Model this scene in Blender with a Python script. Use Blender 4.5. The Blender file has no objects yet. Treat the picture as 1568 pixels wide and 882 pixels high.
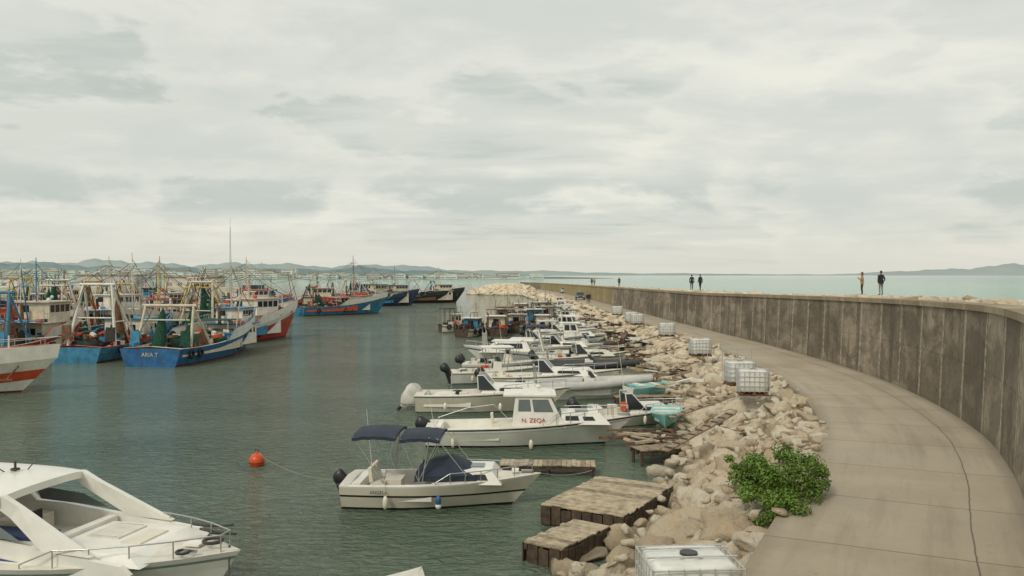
import bpy, math, random
import numpy as np
from mathutils import Vector, Matrix
random.seed(7); np.random.seed(7)
R=math.radians
scene=bpy.context.scene
COL=scene.collection
# ---------------------------------------------------------------- node helpers
def nn(nt,typ,**kw):
    n=nt.nodes.new(typ)
    for k,v in kw.items(): setattr(n,k,v)
    return n
def setin(nt,n,key,val):
    s=n.inputs[key]
    if isinstance(val,bpy.types.NodeSocket): nt.links.new(val,s)
    else:
        if isinstance(val,(tuple,list)) and len(val)==3 and s.type=='RGBA': val=(*val,1)
        s.default_value=val
def math_(nt,op,a,b=0.0,c=None,clamp=False):
    n=nn(nt,'ShaderNodeMath',operation=op,use_clamp=clamp)
    setin(nt,n,0,a); setin(nt,n,1,b)
    if c is not None: setin(nt,n,2,c)
    return n.outputs[0]
def mix(nt,f,a,b,bt='MIX'):
    n=nn(nt,'ShaderNodeMixRGB',blend_type=bt)
    setin(nt,n,0,f); setin(nt,n,1,a); setin(nt,n,2,b)
    return n.outputs[0]
def mrange(nt,v,a,b,c=0.0,d=1.0,smooth=False):
    n=nn(nt,'ShaderNodeMapRange',clamp=True)
    if smooth: n.interpolation_type='SMOOTHSTEP'
    setin(nt,n,0,v)
    for i,x in enumerate((a,b,c,d)): n.inputs[1+i].default_value=x
    return n.outputs[0]
def noise(nt,vec,scale,detail=4,rough=.55,dist=0):
    n=nn(nt,'ShaderNodeTexNoise')
    setin(nt,n,'Vector',vec); n.inputs['Scale'].default_value=scale
    n.inputs['Detail'].default_value=detail; n.inputs['Roughness'].default_value=rough
    n.inputs['Distortion'].default_value=dist
    return n.outputs['Fac']
def mapping(nt,vec,scale=(1,1,1),loc=(0,0,0),rot=(0,0,0)):
    n=nn(nt,'ShaderNodeMapping'); setin(nt,n,0,vec)
    n.inputs['Scale'].default_value=scale; n.inputs['Location'].default_value=loc; n.inputs['Rotation'].default_value=rot
    return n.outputs[0]
def bump(nt,h,strength,dist=.05):
    n=nn(nt,'ShaderNodeBump'); setin(nt,n,'Height',h)
    n.inputs['Strength'].default_value=strength; n.inputs['Distance'].default_value=dist
    return n.outputs[0]
def newmat(name):
    m=bpy.data.materials.new(name); m.use_nodes=True
    nt=m.node_tree; b=nt.nodes['Principled BSDF']
    return m,nt,b
def mk(name,col,rough=.5,metal=0,var=.12,vs=2.0,bmp=0,bs=15,rust=0,rustcol=(.16,.07,.03),alpha=None):
    m,nt,b=newmat(name)
    tc=nn(nt,'ShaderNodeTexCoord').outputs['Object']
    n=noise(nt,tc,vs,6,.6)
    f=mrange(nt,n,.3,.7,1-var*1.6,1+var*.6)
    c=mix(nt,1.0,(*col,1),f,'MULTIPLY')
    if rust>0:
        v=mapping(nt,tc,(1.4,1.4,.35))
        r=noise(nt,v,2.2,8,.68)
        rf=mrange(nt,r,.68-rust*.3,.76-rust*.25,0,.8)
        c=mix(nt,rf,c,(*rustcol,1))
        v=mapping(nt,tc,(6,6,.5));r=noise(nt,v,1,6,.6)
        c=mix(nt,mrange(nt,r,.58,.76,0,.4),c,(rustcol[0]*.9,rustcol[1]*.9,rustcol[2]*.9,1))
    setin(nt,b,'Base Color',c)
    b.inputs['Roughness'].default_value=rough
    b.inputs['Metallic'].default_value=metal
    if bmp>0:
        setin(nt,b,'Normal',bump(nt,noise(nt,tc,bs,5,.6),bmp,.03))
    return m
M={}
M['white']=mk('white_gelcoat',(.82,.80,.73),.28,var=.09,vs=1.5)
M['cream']=mk('cream_gelcoat',(.74,.69,.57),.35,var=.08)
M['deck']=mk('deck_nonskid',(.68,.65,.57),.7,var=.1,vs=4)
M['navy']=mk('navy_canvas',(.022,.034,.058),.75,var=.25,bmp=.3,bs=8)
M['glass']=mk('tinted_glass',(.02,.025,.028),.08,var=.1)
M['glass2']=mk('pale_glass',(.15,.18,.18),.1,var=.1)
M['black']=mk('black_plastic',(.018,.018,.02),.4,var=.2)
M['greyrub']=mk('grey_rubber',(.05,.05,.055),.6,var=.2)
M['ltgrey']=mk('light_grey_pvc',(.52,.51,.48),.5,var=.12)
M['steel']=mk('stainless_tube',(.55,.55,.53),.3,.8,var=.1)
M['galv']=mk('galvanised_tube',(.55,.55,.53),.5,.3,var=.15,vs=8)
M['red']=mk('red_paint',(.50,.035,.02),.45,var=.2,rust=.08)
M['redor']=mk('orange_red_paint',(.62,.085,.03),.45,var=.2,rust=.03)
M['antif']=mk('antifouling',(.15,.04,.02),.8,var=.3,rust=.1)
M['antifw']=mk('dark_boot',(.03,.035,.05),.6,var=.3)
M['blue']=mk('blue_paint',(.025,.14,.33),.5,var=.3,rust=.22)
M['blue2']=mk('light_blue_paint',(.045,.24,.40),.5,var=.3,rust=.28)
M['dkblue']=mk('dark_blue_paint',(.02,.055,.12),.5,var=.25,rust=.18)
M['twhite']=mk('trawler_white',(.76,.73,.65),.5,var=.12,rust=.05,rustcol=(.40,.25,.13))
M['tcream']=mk('trawler_cream',(.64,.57,.44),.6,var=.18,rust=.12,rustcol=(.30,.17,.08))
M['black_h']=mk('black_hull',(.03,.036,.04),.6,var=.3,rust=.15)
M['green_h']=mk('green_hull',(.03,.15,.11),.6,var=.3,rust=.15)
M['rust']=mk('rusty_steel',(.19,.10,.055),.85,var=.4,vs=5,bmp=.3)
M['net']=mk('green_net',(.015,.085,.055),.95,var=.5,vs=9,bmp=1,bs=25)
M['netb']=mk('dark_net',(.055,.055,.045),.95,var=.4,vs=9,bmp=1,bs=25)
M['orange']=mk('orange_plastic',(.68,.085,.015),.4,var=.2,vs=5)
M['yellow']=mk('yellow_paint',(.55,.38,.06),.5,var=.2)
M['teal']=mk('teal_tarp',(.26,.55,.52),.6,var=.15,bmp=.4,bs=4)
M['wood']=mk('weathered_wood',(.32,.25,.17),.85,var=.4,vs=5,bmp=.5,bs=25)
M['woodl']=mk('pale_plank',(.50,.41,.285),.85,var=.35,vs=4,bmp=.5,bs=25)
M['woodd']=mk('dark_wet_wood',(.095,.062,.04),.8,var=.4,vs=5,bmp=.5,bs=25)
M['rope']=mk('rope',(.40,.36,.28),.9)
M['roped']=mk('dark_rope',(.07,.065,.06),.9)
M['cover']=mk('white_cover',(.60,.59,.54),.85,var=.2,bmp=1,bs=4)
M['blustripe']=mk('blue_stripe',(.02,.09,.22),.35)
M['cush']=mk('blue_cushion',(.03,.05,.13),.7)
M['skin']=mk('skin',(.42,.25,.17),.6)
M['hair']=mk('dark_hair',(.03,.02,.015),.7)
M['hairb']=mk('brown_hair',(.09,.045,.02),.7)
M['j_dark']=mk('dark_jacket',(.022,.024,.03),.85)
M['j_tan']=mk('mustard_jacket',(.40,.26,.11),.85)
M['t_dark']=mk('dark_trousers',(.025,.025,.03),.85)
M['t_grey']=mk('grey_trousers',(.24,.24,.23),.85)
M['shoe']=mk('shoes',(.05,.045,.04),.7)
M['tank']=mk('ibc_plastic',(.74,.74,.69),.45,var=.1,vs=3)
M['tyre']=mk('tyre_rubber',(.02,.02,.02),.8)
M['carpaint']=mk('car_paint',(.06,.07,.09),.3)
M['carpaint2']=mk('silver_paint',(.45,.46,.47),.3)
# ---------------------------------------------------------------- mesh builder
class MB:
    def __init__(s): s.v=[];s.f=[];s.m=[];s.sm=[];s.mats=[]
    def mi(s,k):
        if k not in s.mats: s.mats.append(k)
        return s.mats.index(k)
    def add(s,vs,fs,mat,smooth=False):
        o=len(s.v); s.v+= [tuple(p) for p in vs]; i=s.mi(mat)
        for f in fs: s.f.append([a+o for a in f]); s.m.append(i); s.sm.append(smooth)
    def box(s,c,d,mat,rz=0,ry=0,rx=0):
        x,y,z=d[0]/2,d[1]/2,d[2]/2
        P=[Vector((a*x,b*y,e*z)) for a in(-1,1) for b in(-1,1) for e in(-1,1)]
        m=Matrix.Rotation(rz,3,'Z')@Matrix.Rotation(ry,3,'Y')@Matrix.Rotation(rx,3,'X')
        P=[m@p+Vector(c) for p in P]
        s.add(P,[(0,1,3,2),(4,6,7,5),(0,4,5,1),(2,3,7,6),(0,2,6,4),(1,5,7,3)],mat)
    def cyl(s,p0,p1,r0,mat,r1=None,n=6,cap=True,smooth=True):
        if r1 is None:r1=r0
        p0=Vector(p0);p1=Vector(p1);d=(p1-p0)
        if d.length<1e-6:return
        d.normalize();a=d.orthogonal().normalized();b=d.cross(a)
        vs=[]
        for p,r in((p0,r0),(p1,r1)):
            for i in range(n):
                t=2*math.pi*i/n; vs.append(p+a*math.cos(t)*r+b*math.sin(t)*r)
        fs=[(i,(i+1)%n,n+(i+1)%n,n+i) for i in range(n)]
        s.add(vs,fs,mat,smooth)
        if cap: s.add(vs,[tuple(range(n))[::-1],tuple(range(n,2*n))],mat)
    def tube(s,pts,r,mat,n=5):
        for a,b in zip(pts[:-1],pts[1:]): s.cyl(a,b,r,mat,n=n)
    def rope(s,a,b,sag,r,mat,n=8):
        a=Vector(a);b=Vector(b);P=[]
        for i in range(n+1):
            t=i/n;p=a.lerp(b,t);p.z-=sag*4*t*(1-t);P.append(p)
        s.tube(P,r,mat,4)
    def loft(s,rows,mat,smooth=True,close=False):
        n=len(rows[0]);vs=[p for r in rows for p in r];fs=[]
        for i in range(len(rows)-1):
            for j in range(n if close else n-1):
                k=(j+1)%n
                fs.append((i*n+j,i*n+k,(i+1)*n+k,(i+1)*n+j))
        s.add(vs,fs,mat,smooth)
    def sph(s,c,r,mat,n=12,lump=0):
        if not isinstance(r,(tuple,list)): r=(r,r,r)
        rows=[]
        for i in range(n//2+1):
            ph=math.pi*i/(n//2);row=[]
            for j in range(n):
                t=2*math.pi*j/n;k=1+(random.uniform(-lump,lump) if 0<i<n//2 else 0)
                row.append((c[0]+r[0]*k*math.sin(ph)*math.cos(t),c[1]+r[1]*k*math.sin(ph)*math.sin(t),c[2]+r[2]*k*math.cos(ph)))
            rows.append(row)
        s.loft(rows,mat,True,True)
    def torus(s,c,Rr,r,mat,axis='y',n=12,k=6):
        rows=[]
        for i in range(n+1):
            t=2*math.pi*i/n;row=[]
            for j in range(k):
                q=2*math.pi*j/k;a=(Rr+r*math.cos(q));p=(a*math.cos(t),a*math.sin(t),r*math.sin(q))
                if axis=='y':p=(p[0],p[2],p[1])
                if axis=='x':p=(p[2],p[0],p[1])
                row.append((c[0]+p[0],c[1]+p[1],c[2]+p[2]))
            rows.append(row)
        s.loft(rows,mat,True,True)
    def frus(s,bt,tp,z0,z1,mat,wins=(),wm='glass',cy=0):
        (a,b,h),(A,B,H)=bt,tp
        P=[Vector(p) for p in((a,cy-h,z0),(b,cy-h,z0),(b,cy+h,z0),(a,cy+h,z0),(A,cy-H,z1),(B,cy-H,z1),(B,cy+H,z1),(A,cy+H,z1))]
        F={'s':(0,1,5,4),'f':(1,2,6,5),'p':(2,3,7,6),'b':(3,0,4,7)}
        s.add(P,list(F.values())+[(4,5,6,7)],mat)
        for w in wins:
            for fc in w[0]:
                q=[P[i] for i in F[fc]]
                nrm=(q[1]-q[0]).cross(q[3]-q[0]).normalized()*.012
                a0,a1,b0,b1=w[1:5]
                if fc=='p': a0,a1=1-a1,1-a0
                def bl(u,v): return q[0].lerp(q[1],u).lerp(q[3].lerp(q[2],u),v)+nrm
                s.add([bl(a0,b0),bl(a1,b0),bl(a1,b1),bl(a0,b1)],[(0,1,2,3)],w[5] if len(w)>5 else wm)
    def build(s,name,loc=(0,0,0),rz=0,sc=1,rx=0,ry=0):
        me=bpy.data.meshes.new(name+'_mesh');me.from_pydata(s.v,[],s.f)
        for k in s.mats: me.materials.append(M[k])
        me.polygons.foreach_set('material_index',s.m);me.polygons.foreach_set('use_smooth',s.sm);me.update()
        o=bpy.data.objects.new(name,me);COL.objects.link(o)
        o.location=loc;o.rotation_euler=(rx,ry,rz);o.scale=(sc,sc,sc) if not isinstance(sc,tuple) else sc
        return o
# ---------------------------------------------------------------- hull
class Hull:
    def __init__(s,L,B,s0,s1,draft=.35,rake=.12,p=2.2,tmid=.4,stern=.93,sag=0,blunt=0,bowe=.95,fin=0):
        s.__dict__.update(locals())
    def half(s,t):
        b=s.B/2*(1-(1-s.stern)*max(0,1-t/.35)**2)
        k=max(0,(t-s.tmid)/(1-s.tmid))
        return b*max(0,(1-k**s.p))
    def sheer(s,t): return s.s0+(s.s1-s.s0)*(t**2.2) - s.sag*math.sin(math.pi*t)
    def keel(s,t): return -s.draft*(1-t**6*.8)
    def X(s,t,g): return -s.L/2+t*s.L*(1-s.rake)+s.rake*s.L*(t**3)*g
    def pt(s,t,z):
        zk,sh=s.keel(t),s.sheer(t); u=min(1.3,max(0,(z-zk)/(sh-zk)))
        e=.28+(s.bowe-.28)*max(0,(t-.35)/.65)**1.2
        return (s.X(t,u),s.half(t)*(u**e),z)
    def build(s,mb,bands,n=22,deckz=None,cock=None,deck='deck',gun='white',gw=.16,inner='white'):
        ts=[i/n for i in range(n+1)]; ts=[1-(1-t)**1.25 for t in ts]
        for side in(1,-1):
            prev=None
            for (lv,mat) in bands:
                def zof(t,lv=lv):
                    sh=s.sheer(t)
                    if lv[0]=='k': return s.keel(t)*lv[1]
                    if lv[0]=='a': return min(lv[1],sh)
                    return sh-lv[1]
                cur=[]
                for t in ts:
                    x,y,z=s.pt(t,zof(t)); cur.append((x,y*side,z))
                if prev is None:
                    prev=[( *s.pt(t,s.keel(t))[:1],0,s.keel(t)) for t in ts]
                mb.loft([prev,cur] if side>0 else [cur,prev],mat,True)
                prev=cur
        zs=[s.keel(0)*(1-i/8)+s.sheer(0)*i/8 for i in range(9)]
        a=[s.pt(0,z) for z in zs]
        poly=[(p[0],p[1],p[2]) for p in a]+[(p[0],-p[1],p[2]) for p in a[::-1]]
        mb.add(poly,[tuple(range(len(poly)))],bands[-1][1] if len(bands)<4 else bands[3][1])
        sh=lambda t:s.sheer(t)
        def row(t,mode,fz=0):
            b=s.half(t);x=s.X(t,1);z=sh(t);g=min(gw,b*.6)
            if mode: return [(x,b,z),(x,b-g,z+.02),(x,b-g-.02,fz),(x,0,fz),(x,-(b-g-.02),fz),(x,-(b-g),z+.02),(x,-b,z)]
            return [(x,b,z),(x,b-g,z+.02),(x,b-g-.01,z+.025),(x,0,z+.025+b*.06),(x,-(b-g-.01),z+.025),(x,-(b-g),z+.02),(x,-b,z)]
        if cock:
            c0,c1,fz=cock
            for i,(a0,a1,mo) in enumerate([(0,c0,0),(c0,c1,1),(c1,1,0)]):
                if a1-a0<1e-4: continue
                rows=[row(a0+(a1-a0)*j/10,mo,fz) for j in range(11)]
                mb.loft(rows,deck if not mo else inner,False)
            for c in(c0,c1): mb.loft([row(c,0),row(c,1,fz)],inner,False)
        else:
            mb.loft([row(j/20,0) for j in range(21)],deck,False)
def outboard(mb,x,y,z,mat='black',sc=1,tilt=0):
    c=math.cos(tilt);sn=math.sin(tilt)
    def T(px,pz): return (x+(px*c-pz*sn)*sc, z+(px*sn+pz*c)*sc)
    secs=[(-.10,.0,.12),(-.14,.08,.17),(-.16,.2,.175),(-.17,.33,.15),(-.13,.43,.10),(-.10,.46,.04)]
    rows=[]
    for (cx,cz,r) in secs:
        row=[]
        for j in range(10):
            t=2*math.pi*j/10;X,Z=T(cx+r*1.35*math.cos(t),cz);row.append((X,y+r*.8*sc*math.sin(t),Z))
        rows.append(row)
    mb.loft(rows,mat,True,True); mb.add(rows[-1],[tuple(range(10))],mat)
    X0,Z0=T(-.12,.02);X1,Z1=T(-.12,-.7)
    mb.cyl((X0,y,Z0),(X1,y,Z1),.09*sc,mat,.06*sc)
    X2,Z2=T(-.3,-.72);X3,Z3=T(.08,-.72)
    mb.cyl((X2,y,Z2),(X3,y,Z3),.06*sc,mat,.03*sc)
    for k in range(3):
        a=k*2.09;mb.box((X2,y+.1*math.cos(a)*sc,Z2+.1*math.sin(a)*sc),(.02,.14*sc,.07*sc),'steel',rx=a)
    Xa,Za=T(0,-.15);mb.box((Xa,y,Za),(.16*sc,.24*sc,.2*sc),mat)
def rail(mb,H,t0,t1,h,mat='steel',n=6,inset=.06,r=.016):
    P=[]
    for side in(1,-1):
        L=[]
        for i in range(n+1):
            t=t0+(t1-t0)*i/n;b=max(0.02,H.half(t)-inset);x=H.X(t,1)-.03;z=H.sheer(t)
            hh=h*min(1,.25+i*1.2)
            L.append((x,b*side,z+hh)); mb.cyl((x,b*side,z),(x,b*side,z+hh),r*.9,mat,n=5)
        mb.tube(L,r,mat);P.append(L[-1])
    mb.tube(P,r,mat)
def canopy(mb,x0,x1,hw,z,mat='navy',base=None,bz=.8,th=.03):
    rows=[]
    for i in range(9):
        x=x0+(x1-x0)*i/8;row=[]
        zz=z-.05*abs(i/4-1)**2-.015*(i%2)
        for j in range(9):
            u=j/4-1;row.append((x,hw*u,zz-.09*abs(u)**3))
        rows.append(row)
    mb.loft(rows,mat,True); mb.loft([[ (p[0],p[1],p[2]-th) for p in r] for r in rows][::-1],mat,True)
    for rr in(rows[0],rows[-1]): mb.loft([rr,[(p[0],p[1],p[2]-.07) for p in rr]],mat,True)
    for sd in(0,-1): mb.loft([[r[sd] for r in rows],[(r[sd][0],r[sd][1],r[sd][2]-.09) for r in rows]],mat,True)
    if base is not None:
        for sd in(-1,1):
            for xt in(x0+.03,x0+(x1-x0)*.5,x1-.03):
                mb.cyl((base,hw*sd,bz),(xt,hw*.97*sd,z-.12),.013,'steel',n=5)
def fender(mb,x,y,z,mat='white'):
    mb.sph((x,y,z),(.085,.085,.2),mat,10); mb.cyl((x,y,z+.18),(x,y,z+.5),.008,'rope',n=4)
def person_seat(mb,x,y,z,mat='cream'):
    mb.box((x,y,z+.22),(.42,.46,.44),mat);mb.box((x-.2,y,z+.62),(.1,.46,.42),mat,ry=-.12)
def textchild(txt,size,loc,rot,mat,parent,name):
    cu=bpy.data.curves.new(name,'FONT');cu.body=txt;cu.size=size;cu.extrude=.002;cu.align_x='CENTER'
    o=bpy.data.objects.new(name,cu);COL.objects.link(o)
    bpy.context.view_layer.update()
    me=bpy.data.meshes.new_from_object(o.evaluated_get(bpy.context.evaluated_depsgraph_get()))
    bpy.data.objects.remove(o)
    me.materials.clear();me.materials.append(M[mat])
    q=bpy.data.objects.new(name,me);COL.objects.link(q);q.parent=parent;q.location=loc;q.rotation_euler=rot
    return q
def STD():
    return random.choice([
    [(('k',.5),'antifw'),(('a',.0),'antifw'),(('a',.05),'antifw'),(('s',.22),'white'),(('s',.17),'black'),(('s',0),'white')],
    [(('k',.5),'antifw'),(('a',.0),'antifw'),(('a',.05),'blustripe'),(('s',.12),'white'),(('s',.08),'black'),(('s',0),'white')],
    [(('k',.5),'antif'),(('a',.0),'antif'),(('a',.04),'antif'),(('s',.30),'white'),(('s',.18),'blustripe'),(('s',0),'white')],
    [(('k',.5),'antifw'),(('a',.0),'antifw'),(('a',.03),'antifw'),(('s',.10),'cream'),(('s',.05),'greyrub'),(('s',0),'white')]])
# ================================================================ BOATS (right basin)
mb=MB();H=Hull(5.7,2.25,.72,.92,.3,.16,2.4,.4)
H.build(mb,[(('k',.5),'antifw'),(('a',.02),'antifw'),(('a',.07),'black'),(('a',.40),'cream'),(('a',.46),'black'),(('s',.05),'cream'),(('s',0),'white')],cock=(.06,.52,.28))
outboard(mb,-2.85,.0,.6,'black',.95,.45);mb.sph((-3.0,.0,.5),(.2,.25,.15),'black',10,.2)
mb.box((-2.45,0,.62),(.3,1.6,.25),'white'); person_seat(mb,-1.85,.35,.3);person_seat(mb,-1.85,-.35,.3)
mb.box((-1.45,0,.5),(.5,.7,.5),'cream');mb.box((-2.05,.1,.85),(.12,.9,.5),'cream',ry=-.35)
mb.frus((-.55,.35,.55),(-.35,.15,.5),.3,1.15,'white',[('b',.2,.8,.4,.85,'black')])
mb.torus((-.62,.25,1.05),.17,.02,'black','x')
mb.frus((.1,1.75,.78),(.25,1.45,.6),.74,1.12,'white',[('sp',.12,.45,.35,.8),('sp',.55,.8,.3,.7)])
mb.box((.95,0,1.135),(.5,.5,.03),'glass2')
rows=[]
for i in range(9):
    x=-.72+i*.22;hh=[.10,.22,.34,.38,.45,.40,.30,.16,.01][i];row=[]
    for j in range(9):
        u=j/4-1;row.append((x,u*(.90-.02*i),.99+hh*(1-abs(u)**2.6)))
    rows.append(row)
mb.loft(rows,'navy',False);mb.add([rows[0][j] for j in range(9)]+[(rows[0][8][0],rows[0][8][1],.8),(rows[0][0][0],rows[0][0][1],.8)],[tuple(range(11))],'navy')
for sd in(0,-1): mb.loft([[r[sd] for r in rows],[(r[sd][0],r[sd][1],.84) for r in rows]],'navy',False)
canopy(mb,-2.5,-1.25,.95,2.22,'navy',-1.6,.78)
canopy(mb,-1.15,.0,.9,2.16,'navy',-.6,.85)
mb.tube([(-1.6,.9,.78),(-1.45,.9,2.15)],.02,'steel');mb.tube([(-.5,-.9,.8),(-.3,-.85,2.1)],.02,'steel')
mb.tube([(-.1,-.88,2.08),(.75,-.8,1.0)],.013,'steel');mb.tube([(-.1,.88,2.08),(.75,.8,1.0)],.013,'steel')
mb.cyl((-.2,.4,1.4),(-.5,.5,3.0),.010,'white',.005)
mb.cyl((-2.3,.8,.8),(-2.5,.95,2.6),.01,'white',.005)
rail(mb,H,.55,.97,.30)
mb.box((2.45,0,.98),(.35,.12,.06),'steel');mb.box((2.1,0,1.0),(.2,.25,.08),'white')
fender(mb,-1.5,-1.16,.30,'cream');fender(mb,.0,-1.17,.34,'blustripe');mb.sph((0,-1.17,.24),(.09,.09,.1),'white')
mb.rope((2.7,.0,.95),(4.4,1.8,.6),.12,.013,'rope')
mboat=mb.build('motorboat',(-2.0,24.95,0),R(-3))
textchild('ANGELA',.13,(-1.7,-1.14,.53),(R(88),0,0),'black',mboat,'hull_lettering')
# --- white cabin boat with red lettering
mb=MB();H=Hull(8.2,2.5,.74,1.12,.35,.15,2.3,.42)
H.build(mb,[(('k',.5),'antifw'),(('a',.0),'antifw'),(('a',.07),'black'),(('s',.20),'white'),(('s',.16),'ltgrey'),(('s',.09),'white'),(('s',.03),'black'),(('s',0),'white')],cock=(.05,.40,.3))
outboard(mb,-4.0,0,.7,'black',1.25,.75)
mb.frus((-.75,1.35,.92),(-.60,.75,.82),.78,1.98,'white',[('sp',.10,.40,.52,.9,'glass2'),('sp',.46,.9,.5,.9,'glass2'),('f',.06,.48,.35,.92,'glass2'),('f',.52,.94,.35,.92,'glass2'),('b',.3,.7,.05,.85,'glass')])
mb.box((-.05,0,2.01),(2.05,1.8,.06),'white');mb.box((0,0,2.06),(1.6,1.4,.04),'white')
mb.frus((1.15,3.1,.82),(1.2,2.7,.62),.88,1.30,'white',[('sp',.1,.4,.35,.75),('sp',.5,.75,.35,.7)])
mb.box((2.0,0,1.33),(.5,.5,.04),'glass2')
mb.box((-3.75,0,.6),(.45,1.8,.35),'white');person_seat(mb,-1.35,.45,.3,'cream');mb.box((-2.6,-.4,.45),(.8,.5,.3),'cream')
mb.tube([(-.9,.9,.8),(-1.5,.9,1.4),(-2.6,.95,1.25),(-3.8,.95,.85)],.018,'steel')
rail(mb,H,.62,.98,.42)
mb.cyl((-.3,.6,2.0),(-.4,.65,3.2),.012,'white',.006);mb.cyl((.3,0,2.05),(.3,0,2.25),.03,'white');mb.sph((.3,0,2.28),(.12,.12,.06),'white')
mb.box((3.7,0,1.18),(.5,.14,.06),'steel');fender(mb,0,-1.3,.2,'cream');fender(mb,-3,-1.22,.25,'cream')
mb.rope((-4,.6,.8),(-7.5,2.5,.0),.2,.012,'rope')
cb=mb.build('cabin_cruiser',(.75,33.9,0),R(-1))
textchild('N. ZEQA',.24,(.1,-.93,.98),(R(84),0,0),'red',cb,'name_lettering')
# --- generic white boats
def sportboat(name,loc,rz,L,B,style,sc=1):
    mb=MB();H=Hull(L,B,min(.85,.11*L)*random.uniform(.9,1.1),min(1.25,.155*L),.3,.17,2.2,.4)
    st=STD();W_=random.choice(['white','white','cream','twhite'])
    if style=='rib' or style=='ribdark':
        tm='ltgrey' if style=='rib' else 'greyrub'
        H.build(mb,[(('k',.5),'white'),(('a',.05),'white'),(('s',.2),'white'),(('s',0),'white')],cock=(.08,.7,.25))
        for sd in(1,-1):
            rows=[]
            for i in range(23):
                t=i/22;tt=min(t,.985)
                b=H.half(tt);x=H.X(tt,1);z=H.sheer(tt)-.05;r=.24*(1 if i>1 else .5)
                row=[]
                for j in range(8):
                    a=2*math.pi*j/8;row.append((x,(b+r*math.cos(a))*sd if t<.97 else (b*.4+r*math.cos(a))*sd,z+r*math.sin(a)))
                rows.append(row)
            mb.loft(rows if sd<0 else [q[::-1] for q in rows],tm,True,True)
        outboard(mb,-L/2-.1,0,.65,'black',1.2,.35)
        mb.frus((-.5,.3,.45),(-.4,.1,.4),.25,1.15,'white',[('b',.2,.8,.4,.9,'black')])
        mb.frus((-.05,.22,.42),(-.25,-.05,.36),1.15,1.5,'glass')
        mb.box((-1.3,0,.55),(.6,.8,.55),'cream');mb.box((L*.2,0,.45),(.9,.9,.3),'cream')
        mb.tube([(-L/2+.5,.75,.7),(-L/2+.4,.7,1.8),(-L/2+.4,-.7,1.8),(-L/2+.5,-.75,.7)],.035,'steel')
    else:
        H.build(mb,st,cock=(.07,.42,.3))
        if style=='covered':
            # tarpaulin draped and tied over the tilted engine
            rows=[];N=18
            for (cx,cz,rx,ry) in((-.45,.12,.30,.22),(-.38,.25,.50,.36),(-.30,.45,.56,.40),(-.26,.70,.52,.40),(-.22,.95,.44,.36),(-.20,1.15,.34,.28),(-.18,1.28,.18,.16),(-.18,1.31,.02,.02)):
                rows.append([(-L/2+cx+rx*math.cos(6.283*j/N)*(1+.07*math.sin(j*5.1+cz*9)),ry*math.sin(6.283*j/N)*(1+.09*math.cos(j*3.7+cz*7)),cz+.03*math.sin(j*2.3)) for j in range(N)])
            mb.loft(rows,'cover',True,True);mb.torus((-L/2-.34,0,.33),.5,.012,'roped','z',18);mb.cyl((-L/2-.7,0,.3),(-L/2-1.05,0,-.05),.09,'black')
            mb.sph((-L/2+.35,.1,.7),(.35,.5,.25),'cover',14,.08)
            mb.box((-L*.3,0,.6),(.7,1.2,.5),'cream')
        else: outboard(mb,-L/2-.1,.3,.75,'black',1.15,.3);outboard(mb,-L/2-.1,-.3,.75,'black',1.15,random.uniform(.2,.9))
        x0=-L*.08;hw=B*.36
        if style in('cuddy','covered','bimini'):
            mb.frus((x0,L*.33,hw),(x0+.2,L*.26,hw*.78),H.sheer(.5),H.sheer(.5)+.38,W_,[('sp',.3,.75,.35,.75)])
            mb.frus((x0-.1,x0+.75,hw*.98),(x0-.15,x0+.15,hw*.8),H.sheer(.5)+.2,H.sheer(.5)+.85,'glass')
            z=H.sheer(.5)
            for sd in(-1,1): mb.tube([(x0-.1,hw*.98*sd,z+.25),(x0-.15,hw*.82*sd,z+.88),(x0+.15,hw*.8*sd,z+.88),(x0+.75,hw*.95*sd,z+.22)],.025,'white')
        if style=='bimini': canopy(mb,x0-1.6,x0+.3,hw,H.sheer(.5)+1.35,random.choice(['navy','black','navy','cover']),x0-.6,.8)
        if style=='house':
            z=H.sheer(.5)
            mb.frus((x0-.2,x0+1.5,hw),(x0-.1,x0+1.1,hw*.9),z-.1,z+1.2,W_,[('sp',.1,.45,.5,.9),('sp',.52,.9,.5,.9),('f',.06,.48,.45,.92),('f',.52,.94,.45,.92)])
            mb.box((x0+.5,0,z+1.24),(2.0,hw*2,.07),'white')
            mb.frus((x0+1.4,L*.34,hw*.85),(x0+1.4,L*.28,hw*.65),z,z+.4,W_,[('sp',.2,.7,.3,.7)])
        if style=='fly':
            z=H.sheer(.5)
            mb.frus((x0-.6,L*.34,hw*1.1),(x0-.2,L*.18,hw*.85),z-.1,z+.75,'white',[('sp',.15,.85,.35,.8),('f',.08,.92,.2,.9)])
            mb.frus((x0-.8,x0+1.3,hw*.9),(x0-.8,x0+1.0,hw*.8),z+.75,z+.95,'white')
            mb.tube([(x0-1.5,hw,z),(x0-1.1,hw*.9,z+1.7),(x0-1.1,-hw*.9,z+1.7),(x0-1.5,-hw,z)],.07,'white')
            canopy(mb,x0-1.9,x0-.2,hw,z+2.0,'navy',x0-1.2,z)
        if style=='open':
            mb.frus((-.4,.3,.35),(-.3,.15,.32),.3,1.3,W_,[('b',.2,.8,.4,.9,'black')]);mb.frus((-.1,.2,.34),(-.25,-.02,.3),1.3,1.6,'glass')
            for a in(-.9,.7):
                for sd in(-1,1): mb.cyl((a*.6,.5*sd,.4),(a,.6*sd,2.15),.025,'steel')
            mb.box((-.1,0,2.2),(2.0,1.5,.06),random.choice(['white','navy','black']))
        mb.box((-L*.36,0,.6),(.4,B*.7,.4),'cream');mb.box((-L*.2,.2,.55),(.4,.4,.6),'cream')
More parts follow.
